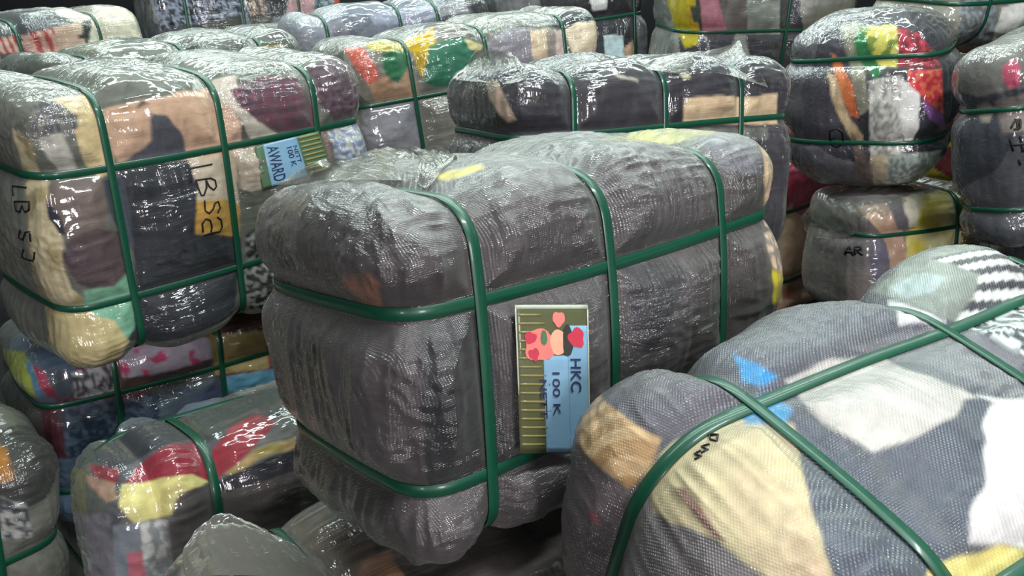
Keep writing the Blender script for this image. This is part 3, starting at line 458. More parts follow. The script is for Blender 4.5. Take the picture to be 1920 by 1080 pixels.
    (0.0032, [[[-0.4889, -0.2064, 0.1412, -0.89, -0.31, 0.34], [-0.4927, -0.1955, 0.141, -0.89, -0.31, 0.34], [-0.496, -0.1824, 0.1403, -0.94, 0.0, 0.33], [-0.4984, -0.1658, 0.1387, -0.89, -0.26, 0.37], [-0.501, -0.1499, 0.1374, -0.89, -0.08, 0.45], [-0.5035, -0.156, 0.1316, -0.94, -0.04, 0.33], [-0.5055, -0.1602, 0.1254, -0.94, -0.04, 0.33], [-0.5071, -0.163, 0.1188, -0.86, -0.46, 0.24]], [[-0.5093, -0.1669, 0.1042, -0.88, -0.44, 0.2], [-0.5057, -0.1809, 0.1062, -0.97, 0.1, 0.23], [-0.5024, -0.1961, 0.1084, -0.91, -0.37, 0.2], [-0.4978, -0.2061, 0.1093, -0.89, -0.41, 0.21], [-0.493, -0.2152, 0.11, -0.81, -0.56, 0.18], [-0.4946, -0.2156, 0.1035, -0.79, -0.56, 0.24], [-0.4962, -0.2161, 0.097, -0.79, -0.56, 0.24], [-0.4976, -0.216, 0.0903, -0.81, -0.56, 0.15], [-0.5006, -0.211, 0.0874, -0.89, -0.42, 0.18], [-0.5036, -0.2062, 0.0845, -0.92, -0.38, 0.09], [-0.5037, -0.2029, 0.0895, -0.91, -0.35, 0.21], [-0.5038, -0.1997, 0.0946, -0.91, -0.35, 0.21], [-0.504, -0.1966, 0.0997, -0.91, -0.37, 0.2], [-0.507, -0.193, 0.0911, -0.94, -0.29, 0.2], [-0.5099, -0.1889, 0.0824, -0.95, -0.3, 0.12], [-0.5103, -0.178, 0.0823, -0.99, 0.07, 0.13], [-0.5115, -0.1697, 0.0828, -0.93, -0.35, 0.12], [-0.5109, -0.1691, 0.0901, -0.92, -0.37, 0.14], [-0.5101, -0.168, 0.0972, -0.88, -0.44, 0.2], [-0.5093, -0.1669, 0.1042, -0.88, -0.44, 0.2]], [[-0.5165, -0.1781, 0.0363, -0.99, -0.01, 0.14], [-0.5173, -0.1699, 0.0259, -0.97, -0.26, -0.01], [-0.5193, -0.1661, 0.0168, -0.97, -0.24, 0.1], [-0.5176, -0.1738, 0.0147, -0.97, -0.24, 0.1], [-0.5174, -0.1872, 0.0143, -0.97, -0.21, 0.12], [-0.5153, -0.1898, 0.0207, -0.97, -0.21, 0.12], [-0.5142, -0.196, 0.0281, -0.97, -0.24, 0.03], [-0.5122, -0.1988, 0.0345, -0.94, -0.33, 0.02], [-0.51, -0.2081, 0.0373, -0.95, -0.27, 0.14], [-0.5068, -0.2132, 0.039, -0.84, -0.5, 0.18], [-0.5078, -0.2137, 0.0313, -0.91, -0.41, 0.02], [-0.5081, -0.2112, 0.0228, -0.92, -0.38, 0.02], [-0.5089, -0.2108, 0.0148, -0.92, -0.38, 0.02]], [[-0.5164, -0.164, -0.016, -0.98, -0.09, -0.16], [-0.5178, -0.1613, -0.0228, -0.95, -0.31, -0.06], [-0.5179, -0.1537, -0.0311, -0.96, -0.21, -0.18], [-0.5177, -0.1449, -0.0398, -0.98, -0.0, -0.19], [-0.516, -0.157, -0.0408, -0.98, -0.19, -0.09], [-0.516, -0.1754, -0.0397, -0.98, -0.13, -0.16], [-0.513, -0.1885, -0.0387, -0.96, -0.28, -0.01], [-0.5095, -0.1992, -0.0384, -0.95, -0.28, -0.11], [-0.5095, -0.2074, -0.029, -0.97, -0.21, -0.14], [-0.5083, -0.2113, -0.0211, -0.88, -0.46, -0.1], [-0.5072, -0.2154, -0.0131, -0.88, -0.46, -0.1]]]),
  ], 'cards': {'grid': [[[0.0728, -0.2658, 0.1552, 0.02, -0.83, 0.55], [0.1078, -0.2643, 0.1566, 0.01, -0.85, 0.53], [0.1432, -0.2635, 0.1582, 0.02, -1.0, 0.05], [0.1794, -0.2625, 0.1598, 0.03, -1.0, 0.05], [0.2166, -0.2614, 0.1615, 0.03, -1.0, 0.05], [0.2548, -0.26, 0.1631, 0.04, -1.0, 0.04], [0.294, -0.2583, 0.1647, 0.04, -1.0, 0.04]], [[0.0648, -0.2838, 0.1295, 0.03, -0.81, 0.59], [0.1017, -0.2802, 0.1303, 0.09, -0.91, 0.4], [0.1392, -0.2771, 0.1313, 0.08, -0.94, 0.33], [0.1785, -0.2726, 0.132, 0.11, -0.97, 0.23], [0.2163, -0.2719, 0.1338, 0.0, -0.93, 0.36], [0.2552, -0.271, 0.1355, 0.12, -0.92, 0.37], [0.3019, -0.26, 0.1347, -0.22, -0.97, 0.04]], [[0.0619, -0.2928, 0.1015, 0.01, -1.0, 0.08], [0.0988, -0.2907, 0.1027, 0.09, -0.99, 0.13], [0.1387, -0.2852, 0.103, 0.18, -0.97, 0.18], [0.1803, -0.2785, 0.103, 0.13, -0.95, 0.29], [0.2196, -0.2771, 0.1045, 0.07, -0.96, 0.29], [0.2644, -0.269, 0.1043, 0.46, -0.89, 0.06], [0.3093, -0.2626, 0.1046, -0.22, -0.97, 0.03]], [[0.0628, -0.2954, 0.0716, -0.06, -0.98, -0.17], [0.1009, -0.2928, 0.0726, 0.06, -1.0, -0.04], [0.1404, -0.2896, 0.0735, 0.21, -0.97, 0.11], [0.1821, -0.2845, 0.0738, 0.12, -0.98, 0.17], [0.2234, -0.2816, 0.0748, 0.16, -0.98, 0.08], [0.2755, -0.2645, 0.0719, 0.27, -0.96, 0.01], [0.3154, -0.2671, 0.0746, -0.55, -0.83, 0.02]], [[0.066, -0.2941, 0.0403, -0.34, -0.94, 0.06], [0.1023, -0.2962, 0.0426, -0.21, -0.98, -0.06], [0.141, -0.296, 0.0442, 0.07, -0.96, 0.28], [0.1838, -0.2906, 0.0444, 0.19, -0.93, 0.31], [0.2277, -0.2854, 0.0446, 0.17, -0.95, 0.26], [0.2852, -0.2621, 0.0395, 0.28, -0.96, 0.01], [0.3218, -0.2713, 0.0442, -0.53, -0.85, -0.03]]]}},
  'B': {'dir': [-0.564, -0.8238, 0.0569], 'patches': [
    ('black cloth band at the left end', 'solid', '#232325', None, [[-0.425, 0.334], [-0.371, 0.337], [-0.329, 0.264], [-0.277, 0.222], [-0.376, 0.2], [-0.418, 0.203]]),
    ('grey cloth at the left end', 'solid', '#434244', None, [[-0.577, 0.296], [-0.521, 0.324], [-0.425, 0.334], [-0.418, 0.203], [-0.555, 0.178], [-0.588, 0.225]]),
    ('beige cloth strip', 'solid', '#a89684', None, [[-0.359, 0.329], [-0.321, 0.321], [-0.279, 0.232], [-0.303, 0.225], [-0.329, 0.258], [-0.35, 0.29]]),
    ('black cloth', 'solid', '#2a2931', None, [[0.065, 0.339], [0.139, 0.35], [0.176, 0.31], [0.154, 0.276], [0.15, 0.208], [0.122, 0.21]]),
    ('cream cloth under the right straps', 'solid', '#d8be9a', None, [[0.153, 0.277], [0.222, 0.282], [0.341, 0.277], [0.44, 0.285], [0.45, 0.199], [0.294, 0.203], [0.15, 0.206]]),
    ('small pale green cloth spots', 'solid', '#b6b48c', None, [[0.139, 0.339], [0.161, 0.344], [0.167, 0.333], [0.149, 0.328]]),
    ('pale cloth sliver', 'solid', '#b0aba0', None, [[-0.043, 0.341], [0.025, 0.327], [0.022, 0.319], [-0.022, 0.328]]),
    ('pale grey cloth below the belt', 'fade', '#7a7c76', '#4c4d4c', [[-0.259, 0.191], [-0.126, 0.199], [-0.029, 0.198], [0.074, 0.197], [0.182, 0.196], [0.296, 0.192], [0.417, 0.188], [0.416, 0.155], [0.304, 0.159], [0.196, 0.165], [0.098, 0.168], [0.002, 0.173], [-0.082, 0.166], [-0.162, 0.159], [-0.239, 0.153]]),
  ], 'strokes': [
  ], 'cards': {'sheets': [[[[-0.4914, 0.0916, 0.345], [-0.4974, -0.058, 0.3417], [-0.4826, -0.1737, 0.3378], [-0.4374, -0.1986, 0.3489]], [[-0.4489, 0.1178, 0.3813], [-0.4071, 0.0953, 0.4039], [-0.4319, -0.0814, 0.3969], [-0.4375, -0.1681, 0.3737]], [[-0.4307, 0.0958, 0.4127], [-0.4597, -0.0435, 0.4316], [-0.4339, -0.0806, 0.4162], [-0.418, -0.1062, 0.3925]]], [[[-0.0625, -0.1678, 0.3607], [0.0512, -0.1839, 0.3464], [0.1637, -0.2063, 0.3431], [0.353, -0.1973, 0.3003]], [[0.0226, -0.1158, 0.3809], [0.0849, -0.1641, 0.3819], [0.332, -0.0322, 0.39], [0.334, -0.1847, 0.3526]], [[0.058, -0.1336, 0.3884], [0.1806, -0.108, 0.4021], [0.433, 0.0205, 0.4302], [0.3706, -0.0954, 0.4004]]]]}},
  'F': {'dir': [-0.6749, -0.4237, 0.6042], 'patches': [
    ('cloudy grey film side', 'fade', '#77716a', '#5d575c', [[-0.525, -0.243], [-0.536, -0.192], [-0.55, -0.146], [-0.536, -0.07], [-0.518, -0.002], [-0.486, 0.038], [-0.446, 0.001], [-0.467, -0.093], [-0.477, -0.161], [-0.475, -0.222], [-0.471, -0.302], [-0.511, -0.314]]),
    ('dark brown cloth at the left end', 'fade', '#453d41', '#6a6066', [[-0.52, -0.02], [-0.492, -0.017], [-0.447, -0.062], [-0.402, -0.08], [-0.35, -0.085], [-0.344, -0.147], [-0.34, -0.215], [-0.406, -0.264], [-0.471, -0.302], [-0.481, -0.242], [-0.505, -0.2], [-0.514, -0.14], [-0.523, -0.082]]),
    ('tan blotch of cloth', 'fade', '#a9866a', '#7c6656', [[-0.526, -0.079], [-0.504, -0.058], [-0.485, -0.066], [-0.455, -0.078], [-0.475, -0.108], [-0.505, -0.117]]),
    ('yellow cloth at the lower left edge', 'fade', '#cf9c1c', '#b98a2a', [[-0.54, -0.194], [-0.519, -0.226], [-0.487, -0.244], [-0.469, -0.305], [-0.517, -0.321], [-0.526, -0.254]]),
    ('red fleck of cloth', 'solid', '#9a3a4a', None, [[-0.403, -0.139], [-0.386, -0.136], [-0.377, -0.152], [-0.388, -0.153]]),
    ('gathered tan cloth', 'vstripes', '#c6a679', '#a98657', [[-0.51, -0.003], [-0.49, 0.036], [-0.442, 0.015], [-0.386, 0.007], [-0.334, -0.002], [-0.334, -0.045], [-0.348, -0.084], [-0.385, -0.076], [-0.442, -0.065], [-0.483, -0.039]]),
    ('grey netted cloth on the left lump', 'solid', '#4d4b55', None, [[-0.485, 0.034], [-0.463, 0.071], [-0.408, 0.105], [-0.371, 0.123], [-0.27, 0.11], [-0.256, 0.097], [-0.286, 0.043], [-0.319, 0.0], [-0.362, 0.002], [-0.399, 0.007], [-0.445, 0.014]]),
    ('patterned grey cloth under the lengthwise strap', 'fade', '#554d51', '#7a7074', [[-0.353, -0.089], [-0.331, -0.059], [-0.283, -0.079], [-0.224, -0.081], [-0.185, -0.081], [-0.158, -0.088], [-0.19, -0.105], [-0.223, -0.125], [-0.259, -0.148], [-0.3, -0.18], [-0.355, -0.232], [-0.353, -0.156]]),
    ('large beige cloth', 'solid', '#bfae88', None, [[-0.335, -0.053], [-0.327, -0.021], [-0.286, 0.043], [-0.259, 0.064], [-0.2, 0.08], [-0.185, 0.079], [-0.161, 0.033], [-0.131, -0.013], [-0.095, -0.055], [-0.126, -0.071], [-0.158, -0.088], [-0.183, -0.086], [-0.222, -0.076], [-0.265, -0.083], [-0.307, -0.09]]),
    ('pinkish beige cloth', 'fade', '#d2b594', '#c4b08c', [[-0.225, 0.013], [-0.187, 0.003], [-0.152, -0.005], [-0.126, -0.032], [-0.101, -0.058], [-0.153, -0.085], [-0.187, -0.076], [-0.219, -0.043]]),
    ('brown seam in the beige cloth', 'solid', '#714c42', None, [[-0.293, -0.048], [-0.278, -0.044], [-0.257, -0.051], [-0.216, -0.073], [-0.223, -0.076], [-0.257, -0.067], [-0.277, -0.055]]),
    ('slate netted cloth', 'solid', '#454b59', None, [[-0.198, 0.096], [-0.183, 0.093], [-0.139, 0.083], [-0.079, 0.052], [-0.045, 0.037], [-0.013, 0.023], [0.017, 0.009], [0.016, -0.018], [-0.024, -0.03], [-0.061, -0.041], [-0.094, -0.055], [-0.131, -0.013], [-0.161, 0.033], [-0.185, 0.077]]),
    ('grey netted cloth on the rear lump', 'solid', '#4a4d58', None, [[-0.372, 0.122], [-0.341, 0.192], [-0.291, 0.263], [-0.259, 0.275], [-0.2, 0.319], [-0.112, 0.34], [-0.086, 0.289], [-0.147, 0.231], [-0.182, 0.186], [-0.215, 0.144], [-0.243, 0.117], [-0.285, 0.124]]),
    ('pale lilac cloth', 'solid', '#c8c5c9', None, [[-0.11, 0.343], [-0.081, 0.342], [-0.022, 0.328], [-0.089, 0.287]]),
    ('pale green grey film over cloth', 'solid', '#7b837c', None, [[-0.132, 0.357], [-0.096, 0.452], [-0.02, 0.513], [0.029, 0.528], [0.076, 0.542], [0.096, 0.445], [0.042, 0.387], [-0.008, 0.334], [-0.033, 0.334], [-0.081, 0.342]]),
    ('pale card coloured cloth square', 'solid', '#93a2a2', None, [[-0.115, 0.368], [-0.085, 0.408], [-0.038, 0.413], [-0.049, 0.377], [-0.083, 0.35]]),
    ('black and white striped cloth', 'stripes', '#35363e', '#d9dcda', [[-0.065, 0.446], [0.002, 0.493], [0.077, 0.537], [0.097, 0.437], [0.038, 0.368], [-0.008, 0.334], [0.009, 0.386], [0.014, 0.438]]),
    ('zigzag black and white cloth', 'zigzag', '#2b3038', '#d3dcdc', [[0.0, 0.334], [0.047, 0.382], [0.097, 0.432], [0.091, 0.305], [0.043, 0.321]]),
    ('mid grey cloth on the top', 'solid', '#65666d', None, [[-0.151, 0.218], [-0.093, 0.265], [-0.03, 0.319], [0.001, 0.33], [0.045, 0.314], [0.092, 0.302], [0.082, 0.229], [0.051, 0.224], [0.01, 0.227], [-0.029, 0.232], [-0.089, 0.226]]),
    ('off white cloth', 'fade', '#c0bab4', '#aaa4a0', [[-0.216, 0.135], [-0.167, 0.192], [-0.097, 0.227], [-0.074, 0.214], [-0.002, 0.209], [0.019, 0.204], [-0.001, 0.175], [-0.035, 0.131], [-0.088, 0.084], [-0.156, 0.095]]),
    ('dark slate netted cloth', 'solid', '#3a3f4f', None, [[-0.087, 0.083], [-0.057, 0.112], [-0.006, 0.167], [0.006, 0.195], [0.038, 0.212], [0.027, 0.173], [0.03, 0.118], [0.034, 0.101], [0.02, 0.058], [0.025, 0.029], [-0.013, 0.044], [-0.048, 0.062]]),
    ('bright white cloth', 'solid', '#d9d7d5', None, [[0.02, 0.208], [0.082, 0.229], [0.082, 0.175], [0.08, 0.127], [0.087, 0.085], [0.097, 0.044], [0.049, 0.031], [0.025, 0.029], [0.022, 0.059], [0.035, 0.101], [0.027, 0.166], [0.039, 0.207]]),
    ('pale yellow cloth', 'solid', '#d8ca78', None, [[-0.001, -0.01], [0.023, 0.011], [0.062, 0.034], [0.097, 0.043], [0.099, 0.013], [0.063, -0.0], [0.028, -0.014], [-0.007, -0.026]]),
    ('bright blue cloth behind the crossing', 'solid', '#1c86c2', None, [[-0.296, 0.143], [-0.259, 0.14], [-0.228, 0.136], [-0.242, 0.115], [-0.268, 0.113]]),
    ('bright blue cloth in front of the crossing', 'solid', '#3c8abb', None, [[-0.262, 0.067], [-0.232, 0.107], [-0.194, 0.098], [-0.198, 0.079], [-0.241, 0.058]]),
  ], 'strokes': [
    (0.0016, [[[-0.3689, 0.0979, 0.2312, -0.29, 0.39, 0.87], [-0.3673, 0.0946, 0.2333, -0.22, 0.39, 0.9], [-0.3655, 0.0913, 0.2351, -0.22, 0.39, 0.9], [-0.3642, 0.0877, 0.2375, -0.14, 0.57, 0.81], [-0.3721, 0.0815, 0.2403, -0.28, 0.59, 0.76], [-0.3785, 0.0763, 0.2417, -0.32, 0.57, 0.76], [-0.3777, 0.082, 0.2377, -0.28, 0.59, 0.76], [-0.3768, 0.0878, 0.2337, -0.28, 0.59, 0.76], [-0.3726, 0.093, 0.2322, -0.29, 0.39, 0.87], [-0.3689, 0.0979, 0.2312, -0.29, 0.39, 0.87]], [[-0.3857, 0.0803, 0.2354, -0.34, 0.56, 0.75], [-0.3876, 0.0823, 0.2331, -0.33, 0.56, 0.76], [-0.3894, 0.0842, 0.2308, -0.33, 0.56, 0.76], [-0.3913, 0.0861, 0.2286, -0.33, 0.56, 0.76], [-0.3935, 0.079, 0.2331, -0.33, 0.56, 0.76], [-0.3952, 0.0723, 0.237, -0.32, 0.53, 0.78], [-0.3987, 0.0735, 0.2345, -0.43, 0.52, 0.74], [-0.402, 0.0749, 0.2317, -0.43, 0.52, 0.74]], [[-0.3989, 0.0799, 0.2297, -0.38, 0.57, 0.73], [-0.402, 0.0811, 0.227, -0.46, 0.56, 0.69], [-0.4047, 0.0826, 0.2239, -0.46, 0.56, 0.69], [-0.4057, 0.0762, 0.2283, -0.54, 0.47, 0.69], [-0.4062, 0.0702, 0.2321, -0.54, 0.47, 0.69], [-0.4088, 0.0721, 0.2286, -0.54, 0.47, 0.69], [-0.412, 0.0736, 0.2257, -0.38, 0.47, 0.8]]]),
  ], 'cards': {}},
  'M': {'dir': [-0.2207, -0.89, 0.3989], 'patches': [
    ('lime green cloth', 'solid', '#8c9832', None, [[-0.512, 0.191], [-0.439, 0.163], [-0.409, 0.094], [-0.419, 0.023], [-0.473, 0.059], [-0.522, 0.119]]),
    ('blue cloth', 'solid', '#4f7892', None, [[-0.439, 0.143], [-0.417, 0.119], [-0.403, 0.029], [-0.421, 0.026]]),
    ('crimson cloth', 'fade', '#ab3452', '#6a2036', [[-0.416, 0.123], [-0.389, 0.091], [-0.37, 0.022], [-0.392, 0.018], [-0.41, 0.064]]),
    ('slate cloth', 'solid', '#48525c', None, [[-0.388, 0.106], [-0.319, 0.078], [-0.33, 0.009], [-0.371, 0.018]]),
    ('white and grey knit', 'knit', '#b9b9ba', '#44464f', [[-0.329, 0.08], [-0.291, 0.088], [-0.214, 0.091], [-0.21, -0.01], [-0.331, 0.005]]),
    ('flowered cloth with pink', 'floral', '#a49eaa', '#b8406c', [[-0.199, 0.129], [-0.038, 0.135], [0.067, 0.125], [0.066, 0.056], [-0.049, 0.037], [-0.2, 0.037]]),
    ('brown and dark cloth', 'fade', '#5c4836', '#3a3436', [[-0.203, 0.037], [-0.049, 0.037], [0.066, 0.056], [0.069, 0.007], [-0.102, -0.009], [-0.207, -0.011]]),
    ('tan cloth', 'solid', '#978753', None, [[0.06, 0.138], [0.247, 0.136], [0.243, -0.007], [0.068, 0.002]]),
    ('dark brown cloth on top', 'solid', '#4a2f28', None, [[0.084, 0.201], [0.265, 0.179], [0.255, 0.121], [0.076, 0.131]]),
    ('dark blue knit', 'speckle', '#27344a', '#4b5d70', [[-0.368, 0.006], [-0.283, -0.006], [-0.193, -0.019], [-0.058, -0.029], [-0.094, -0.128], [-0.13, -0.23], [-0.219, -0.207], [-0.302, -0.183], [-0.382, -0.162]]),
    ('dark red cloth', 'solid', '#4c1e2c', None, [[-0.423, 0.011], [-0.368, 0.006], [-0.375, -0.164], [-0.423, -0.155]]),
    ('grey cloth', 'solid', '#4c4948', None, [[-0.538, 0.062], [-0.423, 0.012], [-0.423, -0.155], [-0.551, -0.163], [-0.543, -0.048]]),
    ('blue grey cloth below the belt', 'fade', '#3d4660', '#5a6a70', [[-0.104, -0.02], [-0.0, -0.015], [0.111, -0.01], [0.103, -0.08], [-0.011, -0.095], [-0.116, -0.11]]),
    ('pale blue cloth', 'solid', '#5f9ab4', None, [[0.094, -0.008], [0.271, -0.012], [0.265, -0.07], [0.105, -0.062]]),
  ], 'strokes': [
  ], 'cards': {}},
  'N': {'dir': [-0.2624, -0.8768, 0.4031], 'patches': [
    ('olive cloth on top', 'solid', '#8a8238', None, [[-0.337, 0.267], [-0.288, 0.297], [-0.242, 0.334], [-0.256, 0.262], [-0.294, 0.245]]),
    ('blue grey cloth on top', 'fade', '#3d4660', '#55606a', [[-0.292, 0.264], [-0.242, 0.327], [-0.124, 0.331], [-0.139, 0.277], [-0.258, 0.239]]),
    ('pale blue cloth on top', 'solid', '#5a9bbb', None, [[-0.131, 0.329], [0.011, 0.34], [0.005, 0.307], [-0.122, 0.289]]),
    ('grey film side', 'fade', '#5f645f', '#4b504c', [[-0.556, 0.151], [-0.512, 0.216], [-0.409, 0.246], [-0.405, 0.154], [-0.408, 0.075], [-0.415, -0.002], [-0.423, -0.081], [-0.501, -0.078], [-0.562, -0.058], [-0.556, 0.01], [-0.546, 0.08]]),
    ('dull pink cloth at the left end', 'solid', '#7d4a50', None, [[-0.526, 0.1], [-0.503, 0.089], [-0.517, 0.037], [-0.522, 0.03]]),
    ('olive cloth at the left end', 'fade', '#6f6c45', '#55583f', [[-0.502, 0.165], [-0.444, 0.155], [-0.455, 0.064], [-0.488, 0.063]]),
    ('lilac grey cloth at the left end', 'solid', '#6c6a72', None, [[-0.488, 0.063], [-0.407, 0.056], [-0.41, -0.013], [-0.413, -0.083], [-0.501, -0.078], [-0.496, -0.008]]),
    ('dark navy cloth over the ridge', 'solid', '#262934', None, [[-0.44, 0.195], [-0.352, 0.246], [-0.259, 0.237], [-0.21, 0.184], [-0.266, 0.175], [-0.341, 0.159], [-0.388, 0.135], [-0.417, 0.16]]),
    ('crimson sliver', 'solid', '#7c2530', None, [[-0.441, 0.166], [-0.383, 0.14], [-0.387, 0.112], [-0.408, 0.116], [-0.434, 0.139]]),
    ('peach cloth', 'fade', '#b0937a', '#8a6b5c', [[-0.45, 0.142], [-0.392, 0.113], [-0.387, 0.079], [-0.41, 0.078], [-0.442, 0.112]]),
    ('crimson cloth', 'solid', '#8c2637', None, [[-0.372, 0.106], [-0.342, 0.143], [-0.286, 0.172], [-0.23, 0.174], [-0.208, 0.116], [-0.2, 0.073], [-0.275, 0.095], [-0.345, 0.1]]),
    ('pale yellow cloth', 'solid', '#dad087', None, [[-0.377, 0.107], [-0.305, 0.103], [-0.24, 0.101], [-0.209, 0.075], [-0.262, 0.064], [-0.28, 0.028], [-0.324, 0.021], [-0.359, 0.024], [-0.387, 0.063]]),
    ('grey knitted cloth', 'fade', '#67646a', '#54504f', [[-0.272, 0.066], [-0.2, 0.076], [-0.181, 0.001], [-0.196, -0.069], [-0.211, -0.139], [-0.297, -0.112], [-0.296, 0.009]]),
    ('white shiny cloth', 'speckle', '#c8c8c5', '#8f9294', [[-0.352, 0.022], [-0.302, 0.016], [-0.302, -0.111], [-0.358, -0.095]]),
    ('pale blue grey cloth', 'solid', '#767d86', None, [[-0.403, 0.028], [-0.352, 0.022], [-0.358, -0.095], [-0.413, -0.083]]),
    ('pink cloth', 'solid', '#b3606e', None, [[-0.381, -0.036], [-0.353, -0.036], [-0.352, -0.097], [-0.387, -0.088]]),
    ('dark green grey cloth', 'solid', '#3c403e', None, [[-0.254, 0.227], [-0.141, 0.269], [0.002, 0.296], [-0.027, 0.201], [-0.099, 0.206], [-0.164, 0.178], [-0.2, 0.161]]),
    ('red cloth right of the strap', 'solid', '#962a38', None, [[-0.207, 0.125], [-0.15, 0.188], [-0.085, 0.213], [-0.043, 0.184], [-0.097, 0.14], [-0.152, 0.102], [-0.188, 0.08], [-0.203, 0.097]]),
    ('olive yellow streak of cloth', 'fade', '#9a8f4a', '#c29a72', [[-0.176, 0.088], [-0.102, 0.129], [-0.002, 0.14], [-0.004, 0.115], [-0.093, 0.109], [-0.155, 0.082]]),
    ('black quilted cloth', 'solid', '#212028', None, [[-0.195, 0.072], [-0.142, 0.091], [-0.006, 0.116], [-0.011, 0.064], [-0.089, 0.05], [-0.183, 0.046]]),
    ('grey cloth on the lower right', 'solid', '#55504e', None, [[-0.19, 0.047], [-0.089, 0.05], [-0.007, 0.064], [-0.02, -0.071], [-0.102, -0.05], [-0.178, -0.033]]),
  ], 'strokes': [
  ], 'cards': {}},
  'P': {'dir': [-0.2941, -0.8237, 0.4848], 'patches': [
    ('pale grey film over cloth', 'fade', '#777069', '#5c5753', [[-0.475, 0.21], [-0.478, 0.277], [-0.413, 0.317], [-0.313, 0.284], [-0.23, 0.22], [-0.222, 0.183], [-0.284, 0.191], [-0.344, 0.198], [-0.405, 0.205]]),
    ('brown cloth beside the next bale', 'fade', '#6b5c4e', '#4c443f', [[-0.332, 0.316], [-0.27, 0.323], [-0.198, 0.276], [-0.134, 0.235], [-0.141, 0.177], [-0.186, 0.181], [-0.23, 0.221], [-0.28, 0.267]]),
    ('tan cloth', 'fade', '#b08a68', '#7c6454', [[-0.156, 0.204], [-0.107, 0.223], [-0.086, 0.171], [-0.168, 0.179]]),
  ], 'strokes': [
  ], 'cards': {'sheets': [[[[-0.4553, 0.0948, 0.27], [-0.4024, 0.0165, 0.2975], [-0.332, -0.0262, 0.295], [-0.2531, -0.0484, 0.2821]], [[-0.4426, 0.1863, 0.2682], [-0.3878, 0.1893, 0.2902], [-0.3171, 0.1515, 0.2886], [-0.2599, 0.0429, 0.2804]], [[-0.414, 0.2215, 0.288], [-0.3622, 0.2295, 0.3093], [-0.3162, 0.1902, 0.2932], [-0.2652, 0.1026, 0.2783]]]]}},
  'G': {'dir': [-0.4452, -0.8909, 0.0906], 'patches': [
    ('coral red cloth', 'solid', '#c4604f', None, [[-0.368, 0.273], [-0.297, 0.26], [-0.269, 0.203], [-0.258, 0.13], [-0.303, 0.136], [-0.332, 0.194]]),
    ('green cloth at the left end', 'solid', '#2c6a48', None, [[-0.244, 0.232], [-0.169, 0.24], [-0.147, 0.186], [-0.202, 0.13], [-0.241, 0.163]]),
    ('beige cloth', 'solid', '#a6866b', None, [[-0.303, 0.136], [-0.245, 0.164], [-0.206, 0.129], [-0.154, 0.187], [-0.143, 0.074], [-0.291, 0.075]]),
    ('olive yellow cloth', 'solid', '#a5981f', None, [[-0.301, 0.271], [-0.203, 0.283], [-0.151, 0.234], [-0.258, 0.244]]),
    ('mustard cloth', 'solid', '#c5a41a', None, [[-0.182, 0.264], [-0.061, 0.301], [-0.054, 0.225], [-0.117, 0.123], [-0.135, 0.166], [-0.138, 0.225]]),
    ('green cloth', 'solid', '#32735a', None, [[-0.078, 0.241], [0.042, 0.261], [0.077, 0.203], [0.081, 0.097], [-0.076, 0.092], [-0.121, 0.124]]),
    ('pale yellow cloth sliver', 'solid', '#d0c890', None, [[0.045, 0.25], [0.108, 0.218], [0.091, 0.195], [0.059, 0.214]]),
    ('silver grey cloth', 'solid', '#8d8c93', None, [[0.111, 0.223], [0.216, 0.271], [0.294, 0.258], [0.29, 0.126], [0.246, 0.103], [0.136, 0.128]]),
    ('cream cloth', 'solid', '#d9c5a6', None, [[0.292, 0.246], [0.357, 0.247], [0.349, 0.108], [0.289, 0.11]]),
    ('taupe cloth', 'solid', '#8f8880', None, [[0.357, 0.247], [0.396, 0.243], [0.38, 0.104], [0.349, 0.108]]),
    ('pinkish white cloth', 'solid', '#cfbdb6', None, [[0.394, 0.235], [0.422, 0.236], [0.448, 0.108], [0.38, 0.11]]),
    ('cream white cloth in the right cap', 'solid', '#dccdb0', None, [[0.431, 0.231], [0.486, 0.257], [0.578, 0.251], [0.594, 0.147], [0.574, 0.095], [0.477, 0.104], [0.449, 0.161]]),
    ('dark grey cloth on the top', 'solid', '#303338', None, [[0.353, 0.275], [0.448, 0.303], [0.575, 0.292], [0.581, 0.255], [0.482, 0.257], [0.431, 0.235], [0.393, 0.251]]),
    ('rust cloth', 'solid', '#84443a', None, [[0.478, 0.117], [0.562, 0.109], [0.551, 0.073], [0.482, 0.083]]),
    ('silver cloth below the belt', 'fade', '#8b8991', '#6d6b70', [[-0.349, 0.065], [-0.138, 0.058], [-0.174, -0.154], [-0.353, -0.117]]),
  ], 'strokes': [
  ], 'cards': {}},
  'H': {'dir': [-0.5852, -0.8071, 0.0781], 'patches': [
    ('pale blue cloth', 'solid', '#bcd4d8', None, [[0.229, 0.055], [0.325, 0.048], [0.322, -0.122], [0.233, -0.112]]),
    ('peach cloth', 'solid', '#c9a888', None, [[0.331, -0.009], [0.37, 0.022], [0.384, -0.045], [0.383, -0.111], [0.328, -0.096]]),
    ('white cloth', 'solid', '#d2d2d0', None, [[0.167, 0.233], [0.257, 0.229], [0.242, 0.174], [0.183, 0.172]]),
    ('grey cloth', 'solid', '#737376', None, [[0.385, 0.156], [0.466, 0.156], [0.45, -0.051], [0.4, -0.059]]),
  ], 'strokes': [
  ], 'cards': {}},
  'R1': {'dir': [-0.4738, -0.8766, 0.0849], 'patches': [
    ('grey cloth at the left', 'solid', '#6b6d68', None, [[-0.479, 0.07], [-0.402, 0.069], [-0.352, -0.056], [-0.342, -0.207], [-0.454, -0.22], [-0.47, -0.075]]),
    ('yellow cloth', 'solid', '#b3a31c', None, [[-0.407, 0.069], [-0.277, 0.069], [-0.236, -0.085], [-0.239, -0.136], [-0.291, -0.157], [-0.36, -0.05]]),
    ('amber cloth', 'fade', '#a8762a', '#b3a31c', [[-0.307, 0.002], [-0.261, 0.015], [-0.236, -0.085], [-0.287, -0.092]]),
